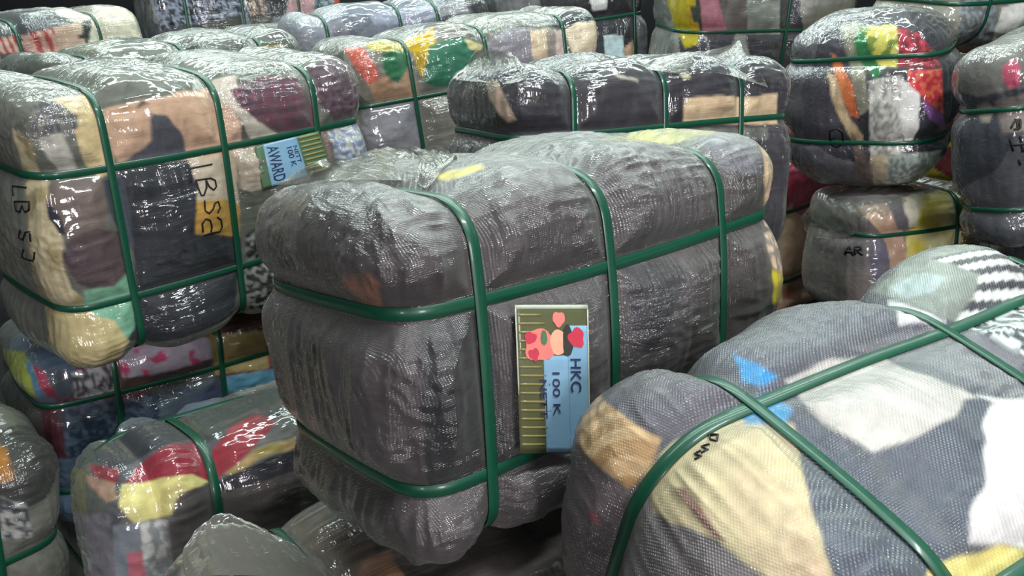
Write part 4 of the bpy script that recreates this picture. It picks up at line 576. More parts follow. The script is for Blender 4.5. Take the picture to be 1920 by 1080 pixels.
    ('dark green blob of cloth', 'solid', '#39403a', None, [[-0.29, 0.021], [-0.225, 0.023], [-0.208, -0.043], [-0.268, -0.046]]),
    ('dusty pink cloth', 'solid', '#a66f7b', None, [[-0.254, 0.07], [-0.179, 0.073], [-0.113, -0.086], [-0.221, -0.094]]),
    ('taupe cloth', 'fade', '#7a7674', '#5a5654', [[-0.179, 0.073], [-0.052, 0.079], [-0.022, -0.087], [-0.113, -0.086]]),
    ('pale sage cloth', 'fade', '#9fa8a0', '#77807a', [[-0.052, 0.079], [0.093, 0.085], [0.124, -0.082], [-0.022, -0.087]]),
  ], 'strokes': [
  ], 'cards': {}},
  'R3': {'dir': [-0.9685, -0.1736, 0.1786], 'patches': [
    ('khaki cloth', 'fade', '#8a8a78', '#6c6a5c', [[-0.098, 0.239], [-0.038, 0.242], [-0.017, 0.104], [0.006, -0.04], [-0.021, -0.056], [-0.049, 0.055]]),
    ('orange red cloth streak', 'fade', '#d3583a', '#c2703f', [[-0.119, 0.145], [-0.095, 0.126], [-0.044, 0.03], [-0.021, -0.068], [-0.049, -0.06], [-0.089, 0.024]]),
    ('cream cloth streak', 'solid', '#c2ab88', None, [[-0.126, 0.095], [-0.098, 0.058], [-0.054, -0.06], [-0.009, -0.125], [-0.013, -0.177], [-0.063, -0.106], [-0.108, -0.009]]),
    ('green cloth', 'solid', '#1e6b3b', None, [[-0.053, 0.181], [-0.021, 0.225], [0.016, 0.134], [0.043, 0.083], [0.02, 0.051], [-0.034, 0.118]]),
    ('flower printed cloth', 'floral', '#c6c05c', '#6a7d2c', [[-0.033, 0.223], [0.069, 0.22], [0.085, 0.145], [0.079, 0.085], [0.03, 0.089], [-0.007, 0.16]]),
    ('crimson speckled cloth', 'speckle', '#ab2b40', '#6b1f2a', [[0.076, 0.209], [0.134, 0.189], [0.189, 0.117], [0.206, 0.08], [0.085, 0.085]]),
    ('grey knit', 'knit', '#8d8d88', '#c9c9c2', [[-0.001, 0.052], [0.093, 0.063], [0.103, -0.054], [0.114, -0.175], [0.092, -0.351], [0.045, -0.334], [0.016, -0.17], [0.007, -0.057]]),
    ('white shiny cloth', 'solid', '#e2e2de', None, [[0.094, 0.047], [0.149, 0.015], [0.153, -0.108], [0.127, -0.179], [0.095, -0.069]]),
    ('red cloth with orange flecks', 'speckle', '#c22f3d', '#dd6a50', [[0.107, 0.075], [0.206, 0.075], [0.225, -0.066], [0.166, -0.019], [0.109, 0.043]]),
    ('violet cloth', 'solid', '#8a5a9c', None, [[0.155, -0.013], [0.222, -0.066], [0.237, -0.119], [0.181, -0.075]]),
    ('dark slate cloth', 'solid', '#33343c', None, [[0.159, -0.068], [0.237, -0.119], [0.234, -0.182], [0.173, -0.158]]),
    ('pale sage knit', 'knit', '#aab6ad', '#78857f', [[0.074, -0.188], [0.229, -0.182], [0.232, -0.297], [0.146, -0.356], [0.075, -0.357]]),
    ('beige cloth', 'solid', '#b9ab90', None, [[0.017, -0.188], [0.071, -0.188], [0.074, -0.342], [0.036, -0.315]]),
    ('brown cloth', 'solid', '#574842', None, [[-0.042, -0.116], [0.008, -0.205], [0.041, -0.343], [-0.012, -0.337], [-0.031, -0.205]]),
    ('pale upright reflection painted on the cloth at the left', 'fade', '#5c5a5e', '#3f3e45', [[-0.297, 0.075], [-0.215, 0.084], [-0.202, -0.022], [-0.192, -0.131], [-0.29, -0.135]]),  # reflection on the film, put into the cloth colour as a paler patch
  ], 'strokes': [
    (0.004, [[[-0.2684, 0.0652, -0.0628, -0.96, -0.03, -0.28], [-0.2697, 0.0548, -0.0571, -0.96, -0.08, -0.26], [-0.2696, 0.0449, -0.0517, -0.98, -0.15, -0.16], [-0.2673, 0.035, -0.0583, -0.98, 0.11, -0.14], [-0.2676, 0.0246, -0.0645, -0.98, 0.11, -0.14], [-0.2647, 0.024, -0.0745, -0.94, 0.1, -0.31], [-0.2598, 0.0238, -0.085, -0.87, 0.01, -0.49], [-0.2554, 0.0236, -0.0954, -0.98, 0.01, -0.22], [-0.2535, 0.0227, -0.1053, -0.99, 0.01, -0.12], [-0.2529, 0.0295, -0.1104, -0.99, 0.02, -0.12], [-0.2528, 0.0361, -0.1154, -0.98, 0.03, 0.2], [-0.2537, 0.0426, -0.1201, -0.98, 0.03, 0.2], [-0.2523, 0.0534, -0.1152, -0.98, 0.03, 0.19], [-0.252, 0.064, -0.1099, -0.99, 0.04, -0.11], [-0.2537, 0.0649, -0.0986, -0.98, 0.03, -0.22], [-0.2579, 0.0652, -0.0867, -0.87, -0.0, -0.49], [-0.2641, 0.0649, -0.0745, -0.92, -0.04, -0.39], [-0.2684, 0.0652, -0.0628, -0.96, -0.03, -0.28]], [[-0.2545, 0.0674, -0.0948, -0.98, 0.03, -0.22], [-0.2557, 0.0569, -0.0908, -0.89, 0.0, -0.46], [-0.2581, 0.0463, -0.0865, -0.9, 0.02, -0.44]]]),
  ], 'cards': {}},
  'R5': {'dir': [-0.8292, -0.5198, 0.2055], 'patches': [
    ('grey cloth in the top lump', 'fade', '#6e6c68', '#5a5957', [[-0.266, 0.267], [-0.171, 0.275], [-0.077, 0.283], [-0.083, 0.126], [-0.206, 0.114], [-0.254, 0.14]]),
    ('pink cloth blot', 'solid', '#b24a64', None, [[-0.137, 0.188], [-0.114, 0.202], [-0.099, 0.19], [-0.099, 0.131], [-0.121, 0.123], [-0.14, 0.152]]),
    ('beige smear of cloth', 'fade', '#938a7e', '#55565a', [[-0.204, 0.086], [-0.18, 0.095], [-0.159, 0.073], [-0.173, 0.036], [-0.197, 0.042]]),
    ('taupe cloth', 'fade', '#7d726a', '#4b4c52', [[-0.164, 0.096], [-0.083, 0.107], [-0.084, 0.003], [-0.142, 0.002]]),
  ], 'strokes': [
    (0.0045, [[[-0.359, -0.0823, 0.0884, -0.83, -0.42, 0.38], [-0.3547, -0.0838, 0.0955, -0.79, -0.42, 0.45], [-0.3497, -0.0849, 0.1024, -0.66, -0.54, 0.52], [-0.3441, -0.0855, 0.1091, -0.66, -0.54, 0.52], [-0.3408, -0.0902, 0.1075, -0.61, -0.61, 0.51], [-0.3374, -0.0948, 0.1059, -0.58, -0.66, 0.49], [-0.3406, -0.0967, 0.0991, -0.58, -0.7, 0.42], [-0.3435, -0.0984, 0.0922, -0.58, -0.7, 0.42], [-0.3461, -0.0999, 0.0852, -0.65, -0.64, 0.4], [-0.3525, -0.0955, 0.0846, -0.72, -0.61, 0.33], [-0.3573, -0.0902, 0.0835, -0.83, -0.42, 0.38]], [[-0.3425, -0.0876, 0.1087, -0.61, -0.61, 0.51], [-0.3462, -0.0912, 0.1, -0.54, -0.71, 0.45], [-0.3496, -0.0946, 0.0913, -0.54, -0.71, 0.45], [-0.3516, -0.0972, 0.0821, -0.56, -0.77, 0.32]]]),
    (0.0045, [[[-0.3671, -0.0854, 0.0565, -0.94, -0.33, 0.02], [-0.3666, -0.0875, 0.046, -0.85, -0.52, 0.08], [-0.3655, -0.0892, 0.0353, -0.88, -0.46, -0.05], [-0.3642, -0.0908, 0.0245, -0.88, -0.47, -0.03]], [[-0.3665, -0.0879, 0.0407, -0.88, -0.46, -0.05], [-0.3633, -0.0942, 0.0409, -0.88, -0.46, -0.05], [-0.3592, -0.0999, 0.0407, -0.81, -0.59, -0.05], [-0.3547, -0.1054, 0.0404, -0.78, -0.63, -0.04], [-0.3497, -0.1106, 0.04, -0.76, -0.65, 0.02]], [[-0.3532, -0.104, 0.0626, -0.72, -0.7, 0.02], [-0.3526, -0.105, 0.0537, -0.67, -0.72, 0.18], [-0.3528, -0.1066, 0.0451, -0.67, -0.72, 0.18], [-0.3524, -0.1077, 0.0363, -0.76, -0.65, 0.02], [-0.3518, -0.1088, 0.0274, -0.78, -0.63, -0.04], [-0.3506, -0.1095, 0.0183, -0.78, -0.63, -0.04]]]),
    (0.0045, [[[-0.3556, -0.1019, -0.006, -0.79, -0.61, -0.05], [-0.3545, -0.1027, -0.0126, -0.79, -0.6, -0.06], [-0.3534, -0.1034, -0.0193, -0.8, -0.59, -0.12]]]),
  ], 'cards': {}},
  'R6': {'dir': [-0.6529, -0.7135, 0.2542], 'patches': [
    ('grey brown cloth', 'fade', '#77706c', '#655f60', [[-0.264, 0.111], [-0.103, 0.134], [-0.027, 0.038], [0.005, -0.128], [-0.107, -0.152], [-0.24, -0.191], [-0.251, -0.038]]),
    ('beige cloth', 'fade', '#c4aa92', '#b08c76', [[-0.106, 0.128], [-0.018, 0.148], [0.04, 0.061], [0.076, -0.067], [0.029, -0.117], [-0.019, 0.039]]),
    ('slate cloth', 'solid', '#68636a', None, [[-0.019, 0.156], [0.029, 0.171], [0.065, 0.07], [0.027, 0.056]]),
    ('ivory cloth', 'solid', '#cfcbb6', None, [[0.025, 0.17], [0.093, 0.195], [0.097, 0.08], [0.062, 0.068]]),
    ('yellow cloth', 'fade', '#cbb820', '#dad6a4', [[0.087, 0.183], [0.166, 0.224], [0.203, 0.132], [0.24, 0.027], [0.106, -0.051], [0.063, -0.068], [0.054, 0.053], [0.087, 0.079]]),
    ('bluish cloth', 'fade', '#4c4a68', '#6a6570', [[-0.055, 0.018], [-0.005, 0.012], [0.024, -0.117], [-0.037, -0.121]]),
    ('dark olive cloth', 'solid', '#5f5830', None, [[0.166, 0.224], [0.281, 0.228], [0.296, 0.116], [0.314, 0.002], [0.241, 0.017], [0.203, 0.132]]),
  ], 'strokes': [
    (0.008, [[[-0.2719, -0.1031, 0.03, -0.99, -0.08, 0.08], [-0.2708, -0.108, 0.0403, -0.94, -0.3, 0.16], [-0.2681, -0.1108, 0.0499, -0.91, -0.32, 0.27], [-0.2647, -0.1127, 0.059, -0.91, -0.32, 0.27], [-0.2643, -0.1198, 0.0511, -0.86, -0.44, 0.25], [-0.263, -0.1258, 0.0428, -0.87, -0.47, 0.18], [-0.2623, -0.1323, 0.0347, -0.96, -0.24, 0.17]], [[-0.2707, -0.1089, 0.0393, -0.94, -0.3, 0.16], [-0.2673, -0.1184, 0.0414, -0.87, -0.47, 0.18], [-0.2627, -0.1263, 0.0429, -0.87, -0.47, 0.18]]]),
    (0.007, [[[-0.2595, -0.1394, 0.0382, -0.78, -0.61, 0.16], [-0.2587, -0.1368, 0.05, -0.95, -0.19, 0.24], [-0.2566, -0.1327, 0.0612, -0.92, -0.23, 0.32], [-0.252, -0.1403, 0.0636, -0.81, -0.49, 0.33], [-0.2465, -0.1468, 0.0655, -0.74, -0.6, 0.29], [-0.2475, -0.1495, 0.0548, -0.74, -0.65, 0.17], [-0.2527, -0.144, 0.0531, -0.79, -0.58, 0.21], [-0.2576, -0.1381, 0.0512, -0.79, -0.58, 0.21], [-0.2537, -0.1446, 0.0472, -0.78, -0.61, 0.16], [-0.2492, -0.1504, 0.043, -0.72, -0.68, 0.15], [-0.2453, -0.1569, 0.0392, -0.75, -0.65, 0.15]]]),
  ], 'cards': {'sheets': [[[[-0.2694, 0.0516, 0.0454], [-0.2515, -0.1101, 0.0993], [-0.1855, -0.1785, 0.1734], [-0.0887, -0.161, 0.2087]], [[-0.2361, 0.1733, 0.0488], [-0.2673, -0.0675, 0.153], [-0.2079, -0.1491, 0.2071], [-0.089, -0.1529, 0.2146]], [[-0.2804, 0.1508, 0.1182], [-0.2508, 0.0629, 0.1901], [-0.2116, -0.0979, 0.2253], [-0.0884, -0.1384, 0.2229]]]]}},
  'R7': {'dir': [-0.8023, -0.4896, 0.3415], 'patches': [
    ('beige cloth beside the pink', 'solid', '#bfa590', None, [[-0.04, 0.175], [0.021, 0.173], [0.019, 0.027], [0.026, -0.125], [0.033, -0.282], [-0.035, -0.283], [-0.036, -0.125], [-0.039, 0.028]]),
    ('pale cloth at the bottom', 'fade', '#c9b090', '#9c6a50', [[0.019, -0.225], [0.182, -0.228], [0.186, -0.337], [0.021, -0.328]]),
  ], 'strokes': [
  ], 'cards': {}},
  'R4': {'dir': [-0.8137, -0.5745, 0.0881], 'patches': [
    ('white cloth', 'solid', '#e3e3dd', None, [[0.071, -0.147], [0.141, -0.106], [0.168, -0.209], [0.117, -0.267], [0.063, -0.282], [0.064, -0.212]]),
    ('blue grey mottled cloth', 'speckle', '#8f9aa4', '#6a6c66', [[-0.073, -0.109], [0.03, -0.103], [0.06, -0.194], [0.052, -0.295], [-0.048, -0.283]]),
    ('dark mottled cloth', 'speckle', '#3b3c3a', '#77776c', [[0.122, -0.249], [0.165, -0.199], [0.184, -0.268], [0.125, -0.283]]),
    ('olive grey cloth', 'fade', '#77776a', '#9a9888', [[-0.532, -0.113], [-0.395, -0.11], [-0.251, -0.111], [-0.185, -0.26], [-0.351, -0.209]]),
  ], 'strokes': [
  ], 'cards': {}},
  'L2': {'dir': [-0.4273, -0.9024, 0.0559], 'patches': [
    ('olive cloth seen through the film', 'fade', '#7b7e4a', '#6a6e60', [[-0.331, 0.377], [-0.17, 0.374], [-0.122, 0.333], [-0.278, 0.338]]),
    ('mustard cloth seen through the film', 'fade', '#9c8c1a', '#7f8048', [[0.35, 0.295], [0.457, 0.288], [0.467, 0.235], [0.394, 0.239]]),
  ], 'strokes': [
  ], 'cards': {'sheets': [[[[0.1727, -0.2473, 0.2784], [0.2726, -0.2325, 0.2659], [0.3974, -0.2496, 0.2344]], [[0.2204, -0.2326, 0.3151], [0.3449, -0.1467, 0.3411], [0.3783, -0.2275, 0.3052]], [[0.3261, -0.1298, 0.3392], [0.4269, -0.041, 0.3624], [0.3878, -0.1935, 0.3404]]]]}},
  'T3': {'dir': [-0.3556, -0.9174, 0.179], 'patches': [
  ], 'strokes': [
  ], 'cards': {'sheets': [[[[0.022, -0.2649, 0.2792], [0.1884, -0.2931, 0.2297], [0.3652, -0.2775, 0.214], [0.5462, -0.2255, 0.2166]], [[0.0993, -0.2413, 0.3489], [0.3147, -0.0795, 0.3391], [0.4138, -0.2265, 0.3404], [0.5404, -0.2334, 0.2698]], [[0.3452, 0.1611, 0.3493], [0.4189, 0.0503, 0.3908], [0.4985, -0.0847, 0.3853], [0.5403, -0.2137, 0.3354]]]]}},
  'T1': {'dir': [-0.3116, -0.9468, 0.0809], 'patches': [
    ('red and cream lettered cloth', 'vstripes', '#c2a698', '#9c3a3a', [[-0.023, 0.258], [0.046, 0.264], [0.041, 0.188], [-0.039, 0.199]]),
    ('red and cream striped cloth', 'vstripes', '#c09a8c', '#a3453f', [[0.07, 0.261], [0.195, 0.279], [0.214, 0.255], [0.191, 0.17], [0.049, 0.187]]),
    ('beige cloth', 'solid', '#b89c88', None, [[0.195, 0.279], [0.312, 0.296], [0.303, 0.198], [0.194, 0.181]]),
    ('black cloth', 'solid', '#1f2220', None, [[0.312, 0.296], [0.358, 0.301], [0.339, 0.246], [0.341, 0.21], [0.267, 0.226], [0.313, 0.249]]),
    ('off white cloth', 'solid', '#c9c5ae', None, [[0.385, 0.298], [0.547, 0.317], [0.576, 0.258], [0.576, 0.181], [0.427, 0.188], [0.325, 0.196], [0.332, 0.237]]),
  ], 'strokes': [
  ], 'cards': {}},
  'T2': {'dir': [-0.2764, -0.961, 0.0085], 'patches': [
    ('dark cloth with pale blue print', 'speckle', '#20232b', '#8a90a5', [[-0.386, 0.171], [-0.142, 0.159], [-0.148, 0.031], [-0.383, 0.005]]),
    ('dark cloth with pale print right of the strap', 'speckle', '#2b2e38', '#8a90a5', [[-0.125, 0.158], [0.035, 0.15], [0.061, 0.064], [-0.14, 0.03]]),
    ('beige and black cloth', 'speckle', '#1d2022', '#b09a80', [[0.035, 0.15], [0.155, 0.144], [0.139, 0.044], [0.058, 0.049]]),
    ('black cloth', 'solid', '#1c1f24', None, [[0.155, 0.144], [0.278, 0.138], [0.234, 0.032], [0.138, 0.038]]),
    ('dusty pink cloth', 'solid', '#b08a8e', None, [[0.278, 0.138], [0.41, 0.131], [0.389, 0.022], [0.234, 0.032]]),
    ('teal cloth', 'speckle', '#3d5a68', '#8a9a9a', [[0.41, 0.131], [0.504, 0.126], [0.478, 0.03], [0.39, 0.028]]),
    ('orange red cloth', 'solid', '#b5452e', None, [[0.504, 0.126], [0.731, 0.115], [0.693, 0.049], [0.511, 0.048]]),
  ], 'strokes': [
  ], 'cards': {}},
  'T4': {'dir': [-0.4106, -0.9104, 0.0512], 'patches': [
    ('pale lilac blue cloth', 'solid', '#9296a8', None, [[-0.051, 0.313], [0.105, 0.323], [0.24, 0.319], [0.243, 0.269], [0.097, 0.262], [-0.032, 0.263]]),
    ('silver cloth', 'solid', '#8c8d92', None, [[0.245, 0.323], [0.367, 0.33], [0.389, 0.272], [0.253, 0.273]]),
    ('black cloth', 'solid', '#26272c', None, [[0.388, 0.339], [0.591, 0.32], [0.562, 0.264], [0.406, 0.252]]),
  ], 'strokes': [
  ], 'cards': {}},
  'O': {'dir': [-0.2191, -0.8302, 0.5126], 'patches': [
    ('amber cloth', 'fade', '#a06a20', '#6a5030', [[0.39, 0.212], [0.415, 0.19], [0.414, 0.108], [0.374, 0.106]]),
    ('pale crumpled cloth', 'speckle', '#a8a8a4', '#3b4048', [[0.381, 0.077], [0.432, 0.035], [0.431, -0.05], [0.365, -0.027]]),
  ], 'strokes': [
  ], 'cards': {}},
  'R8': {'dir': [-0.9251, -0.3403, 0.1687], 'patches': [
    ('dark red speckled cloth', 'speckle', '#5c1c28', '#8a3a48', [[-0.026, 0.243], [0.033, 0.226], [0.046, 0.065], [-0.017, 0.069]]),
    ('olive yellow cloth', 'solid', '#8f8420', None, [[-0.016, -0.019], [0.051, -0.022], [0.055, -0.099], [-0.011, -0.097]]),
  ], 'strokes': [
  ], 'cards': {}},
}
# the shed: concrete floor and block walls, mostly hidden by the bales
def slab(name, lo, hi, mat):
    V = [(x, y, z) for x in (lo[0], hi[0]) for y in (lo[1], hi[1]) for z in (lo[2], hi[2])]
    Fc = [(0, 1, 3, 2), (4, 6, 7, 5), (0, 4, 5, 1), (2, 3, 7, 6), (0, 2, 6, 4), (1, 5, 7, 3)]
    o = mesh_obj(name, V, Fc, mat, None, False); o['kind'] = 'structure'; return o
M['concrete'] = plain('shed_concrete', '#2e2e2c', .85, 0, .25, 8)
M['wall'] = plain('shed_wall_paint', '#34363a', .9, 0, .15, 5)
slab('floor', (-5, -7, -.1), (5, 6.5, 0), M['concrete'])
slab('wall_back', (-5, 6.5, -.1), (5, 6.65, 5.6), M['wall'])
slab('wall_left', (-5.15, -7, -.1), (-5, 6.65, 5.6), M['wall'])
slab('wall_right', (5, -7, -.1), (5.15, 6.65, 5.6), M['wall'])
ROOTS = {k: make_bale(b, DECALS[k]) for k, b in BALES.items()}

# the lower tier the visible bales stand on
SUPPORT = {'T3': 'grey bale at floor level beneath the bale with the film tent', 'R7': 'grey bale at floor level beneath the pink bale',
 'G': 'grey bale at floor level beneath the coral and green bale', 'B': 'grey bale at floor level beneath the dark grey bale behind the centre',
 'M': 'low grey bale at floor level beneath the lime and crimson bale', 'R6': 'grey bale at floor level beneath the bale marked AR',
 'L2': 'grey bale at floor level beneath the grey film-topped bale behind LBSJ',
 'T1': 'tall grey bale at floor level beneath the red striped bale', 'T2': 'tall grey bale at floor level beneath the furthest top left bale',
 'T4': 'grey bale at floor level beneath the pale lilac bale', 'H': 'tall grey bale at floor level beneath the bale with the pale blue patch',
 'R1': 'tall grey bale at floor level beneath the yellow and dusty pink bale', 'R8': 'grey bale at floor level beneath the dark red and olive bale',
 'R5': 'grey bale at floor level beneath the slate bale with the pink blot', 'O': 'low grey bale at floor level beneath the bale with the amber patch',
 'N': 'grey bale at floor level beneath the crimson and pale yellow bale', 'P': 'low grey bale at floor level beneath the bale with the loose film tip'}
for k_, lab_ in SUPPORT.items():
    b_ = BALES[k_]; Rm_ = Matrix.Rotation(b_['yaw'], 3, 'Z') @ Matrix.Rotation(b_['tilt'][0], 3, 'X') @ Matrix.Rotation(b_['tilt'][1], 3, 'Y')
    up_ = Rm_ @ Vector((0, 0, 1)); hz = b_['h'][2]; hx = b_['h'][0] * .9; hy = b_['h'][1] * .9
    low = Vector(b_['loc']) - up_ * hz
    hs = (low.z - abs(Rm_[2][0]) * hx - abs(Rm_[2][1]) * hy) / 2 - .035
    nb = dict(loc=tuple(low - up_ * (hs + .055)), yaw=b_['yaw'], tilt=b_['tilt'], h=[hx, hy, hs], r=.1, A=.028, cs=.02, mat='far', sw=.021,
              pal=['#4a4a4c', '#5a5650', '#3c3e44'], seed=40 + len(k_) + ord(k_[0]), girth=[-.28, 0, .28], belt_z=[hs * .35, -hs * .45], label=lab_, group='')
    nb.pop('group'); make_bale(nb, dict(dir=[-.4, -.8, .45], patches=[]))
# ------------------------------------------------------------------ writing, label cards, loose film
def ribbons(name, width, lines, parent, lift=.0022):
    V, Fc = [], []
    for l in lines:
        a = np.array(l); P, Nn = a[:, :3], a[:, 3:]
        Nn = Nn.mean(0); Nn = Nn / np.linalg.norm(Nn); Nn = np.repeat(Nn[None], len(P), 0)
        T = np.gradient(P, axis=0); T /= np.maximum(np.linalg.norm(T, axis=1), 1e-6)[:, None]
        W = np.cross(T, Nn); W /= np.maximum(np.linalg.norm(W, axis=1), 1e-6)[:, None]
        # round pen ends
        P = np.concatenate([P[:1] - T[:1] * width * .4, P, P[-1:] + T[-1:] * width * .4]); W = np.concatenate([W[:1] * .5, W, W[-1:] * .5]); Nn = Nn[:1].repeat(len(P), 0)
        o = len(V)
        for p, w, n in zip(P, W, Nn):
            V += [p + w * width * .5 - n * .001, p + w * width * .5 + n * lift, p - w * width * .5 + n * lift, p - w * width * .5 - n * .001]
        for i in range(len(P) - 1):
            for k in range(4):
                k2 = (k + 1) % 4; Fc.append((o + i * 4 + k, o + i * 4 + k2, o + i * 4 + 4 + k2, o + i * 4 + 4 + k))
    return mesh_obj(name, V, Fc, M['marker'], parent, False)

class Card:
    def __init__(self, grid, parent):
        self.g = np.array(grid); self.parent = parent
        g = self.g[..., :3]
        for _ in range(8):   # a stiff card bridges the creases
            h = g.copy(); h[1:-1] = (g[:-2] + g[2:] + 2 * g[1:-1]) / 4; g = h.copy(); g[:, 1:-1] = (h[:, :-2] + h[:, 2:] + 2 * h[:, 1:-1]) / 4
        n = self.g[..., 3:].mean((0, 1)); self.n = n / np.linalg.norm(n)
        self.g = g + self.n * max(.003, ((self.g[..., :3] - g) @ self.n).max() + .0005)
    def at(self, u, v, lift):
        nv, nu = self.g.shape[:2]; x = np.clip(u, 0, 1) * (nu - 1); y = np.clip(v, 0, 1) * (nv - 1)
        i = np.minimum(x.astype(int), nu - 2); j = np.minimum(y.astype(int), nv - 2); fx = (x - i)[:, None]; fy = (y - j)[:, None]
        p = self.g[j, i] * (1 - fx) * (1 - fy) + self.g[j, i + 1] * fx * (1 - fy) + self.g[j + 1, i] * (1 - fx) * fy + self.g[j + 1, i + 1] * fx * fy
        return p + self.n * lift
    def rect(self, name, u0, v0, u1, v1, mat, lift, parent=None, nx=12, ny=18):
        U, Vv = np.meshgrid(np.linspace(u0, u1, nx + 1), np.linspace(v0, v1, ny + 1), indexing='ij')
        P = self.at(U.ravel(), Vv.ravel(), lift); idx = np.arange(P.shape[0]).reshape(U.shape)
        Fc = np.stack([idx[:-1, :-1], idx[:-1, 1:], idx[1:, 1:], idx[1:, :-1]], -1).reshape(-1, 4)
        m = len(P); P2 = P - self.n * .0006
        bd = [(idx[i, 0], idx[i + 1, 0]) for i in range(nx)] + [(idx[nx, j], idx[nx, j + 1]) for j in range(ny)] + [(idx[i + 1, ny], idx[i, ny]) for i in range(nx)] + [(idx[0, j + 1], idx[0, j]) for j in range(ny)]
        side = [(a, b_, b_ + m, a + m) for a, b_ in bd]
        return mesh_obj(name, np.concatenate([P, P2]), np.concatenate([Fc, Fc[:, ::-1] + m, np.array(side)]), mat, parent or self.parent, False)
    def blob(self, name, cu, cv, ru, rv, mat, lift, parent, wob=.12, seed=0, k=40):
        t = np.linspace(0, 2 * np.pi, k, endpoint=False); r = 1 + wob * np.sin(3 * t + seed) + wob * .6 * np.sin(5 * t + 2 * seed)
        U, Vv = [], []
        for s in (1.0, .66, .33, .02): U.append(cu + ru * r * s * np.cos(t)); Vv.append(cv + rv * r * s * np.sin(t))
        P = self.at(np.concatenate(U), np.concatenate(Vv), lift); Fc = []
        for a in range(3):
            for i in range(k): j = (i + 1) % k; Fc.append((a * k + i, a * k + j, (a + 1) * k + j, (a + 1) * k + i))
        return mesh_obj(name, P, Fc, mat, parent, False)
    def text(self, name, s, u, v0, v1, size_u, mat, lift, parent):
        """lettering turned a quarter turn clockwise, reading down the card"""
        cu = bpy.data.curves.new('lettering', 'FONT'); cu.body = s; cu.size = 1; cu.offset = .012
        t = bpy.data.objects.new('lettering', cu); COL.objects.link(t)
        dg = bpy.context.evaluated_depsgraph_get(); me = bpy.data.meshes.new_from_object(t.evaluated_get(dg))
        bpy.data.objects.remove(t); co = np.array([tuple(v.co) for v in me.vertices])
        x = (co[:, 0] - co[:, 0].min()) / (co[:, 0].max() - co[:, 0].min()); y = (co[:, 1] - co[:, 1].min()) / max(co[:, 1].max() - co[:, 1].min(), 1e-6)
        P = self.at(u + (y - .5) * size_u, v0 + x * (v1 - v0), lift)
        me.vertices.foreach_set('co', P.astype(np.float32).ravel()); me.update(); me.materials.clear(); me.materials.append(mat); me.name = name
        o = bpy.data.objects.new(name, me); COL.objects.link(o); o.parent = parent; return o

def loose_sheet(name, rows, parent, mat, seed=0, amp=.006):
    R_ = [np.array(r) for r in rows]
    def dens(a, k):   # Catmull-Rom resampling
        a = np.asarray(a); ext = np.concatenate([2 * a[:1] - a[1:2], a, 2 * a[-1:] - a[-2:-1]]); out = []
        for i in range(len(a) - 1):
            p0, p1, p2, p3 = ext[i:i + 4]
            for t in np.linspace(0, 1, k, endpoint=False): out.append(.5 * ((2 * p1) + (-p0 + p2) * t + (2 * p0 - 5 * p1 + 4 * p2 - p3) * t * t + (-p0 + 3 * p1 - 3 * p2 + p3) * t ** 3))
        out.append(a[-1]); return np.array(out)
    G = np.stack([dens(r, 14) for r in R_]); G = np.stack([dens(G[:, i], 10) for i in range(G.shape[1])], 1)
    nr, nc = G.shape[:2]; P = G.reshape(-1, 3)
    du = np.gradient(G, axis=1).reshape(-1, 3); dv = np.gradient(G, axis=0).reshape(-1, 3); n = np.cross(du, dv); n /= np.maximum(np.linalg.norm(n, axis=1), 1e-9)[:, None]
    I, J = np.meshgrid(np.arange(nr) / nr, np.arange(nc) / nc, indexing='ij')
    q = np.stack([J.ravel() * 9, I.ravel() * 2.2, np.full(len(P), seed * 3.1)], 1)
    free = np.clip(I.ravel() * 3, 0, 1)
    P = P + n * ((1 - 2.4 * np.abs(noise(q))) * amp * free + .004)[:, None]
    idx = np.arange(len(P)).reshape(nr, nc); Fc = np.stack([idx[:-1, :-1], idx[:-1, 1:], idx[1:, 1:], idx[1:, :-1]], -1).reshape(-1, 4)
    return mesh_obj(name, P, Fc, mat, parent, True)

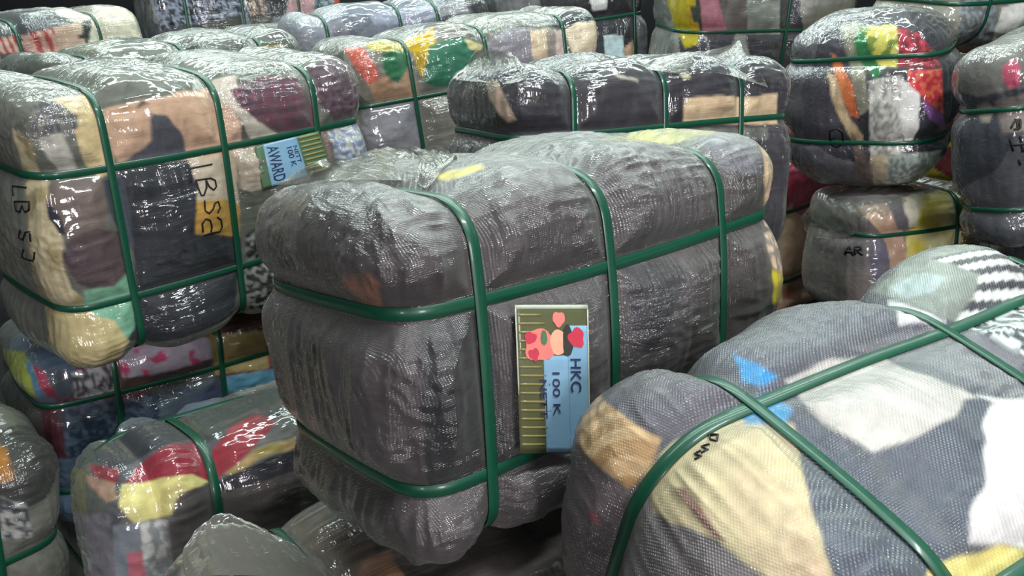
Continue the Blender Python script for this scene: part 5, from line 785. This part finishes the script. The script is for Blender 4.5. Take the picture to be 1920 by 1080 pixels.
for k_, D_ in DECALS.items():
    root = ROOTS[k_]
    for w_, lines in D_['strokes']:
        for l_ in lines: ribbons('marker_stroke', w_ * 1.35, [l_], root)
    for i_, s_ in enumerate(D_['cards'].get('sheets', [])): loose_sheet('loose_film', s_, root, M['film_dull' if k_ == 'P' else 'film'], i_ + len(k_), .003 if k_ == 'P' else .006)
g_ = DECALS['C']['cards'].get('grid')
if g_:
    c_ = Card(g_, ROOTS['C'])
    base = c_.rect('label_card', 0, 0, 1, 1, M['card'], 0); base['label'] = 'printed label card with a pink figure on a straw background'
    for i in range(16): c_.rect('straw_stripe', .03, .06 + i * .058, .34 + .05 * (i % 3), .075 + i * .058, M['yellowcloth'], .0006, base, 4, 1)
    c_.rect('card_border', 0, 0, 1, .03, M['palestrip'], .0008, base, 6, 1); c_.rect('card_border', .0, 0, .018, .6, M['palestrip'], .0008, base, 1, 8); c_.rect('card_border', .982, 0, 1, 1, M['palestrip'], .0008, base, 1, 8)
    c_.rect('blue_panel', .70, .14, .98, .99, M['card_blue'], .0006, base); c_.rect('blue_panel', .36, .34, .71, .99, M['card_blue'], .0006, base)
    c_.blob('printed_figure', .33, .27, .23, .105, M['pink'], .0012, base, .1, 1); c_.blob('printed_figure', .19, .22, .08, .04, M['red'], .0013, base, .1, 2)
    c_.blob('printed_figure', .57, .25, .12, .085, M['skin'], .0015, base, .03, 2); c_.blob('printed_figure', .58, .095, .085, .05, M['pink'], .0013, base, .1, 3)
    c_.blob('printed_figure', .70, .24, .075, .105, M['darkprint'], .0017, base, .06, 1); c_.blob('printed_figure', .82, .22, .11, .065, M['red'], .0019, base, .12, 5)
    c_.blob('printed_figure', .37, .22, .045, .05, M['leafgreen'], .0017, base, .04, 0); c_.blob('printed_figure', .23, .33, .07, .04, M['red'], .0016, base, .15, 4)
    c_.text('printed_lettering', 'HKC', .80, .36, .58, .15, M['ink'], .002, base); c_.text('printed_lettering', '100 K', .52, .45, .74, .10, M['ink'], .002, base); c_.text('printed_lettering', 'NETT', .34, .50, .76, .09, M['ink'], .002, base)
g_ = DECALS['L']['cards'].get('grid')
if g_:
    c_ = Card(g_, ROOTS['L'])
    base = c_.rect('label_card', 0, 0, 1, 1, M['leafgreen'], 0); base['label'] = 'printed label card with a blue panel and large lettering'
    c_.rect('blue_panel', .12, .0, .64, 1, M['card_blue'], .0006, base)
    for i in range(9): c_.rect('straw_stripe', .66, .03 + i * .11, .98, .085 + i * .11, M['yellowcloth'], .0008, base, 4, 1)
    c_.text('printed_lettering', 'AWARD', .25, .08, .92, .17, M['ink'], .0014, base); c_.text('printed_lettering', '100 K', .49, .2, .68, .08, M['ink'], .0014, base); c_.text('printed_lettering', 'NETT', .58, .2, .62, .06, M['ink'], .0014, base)
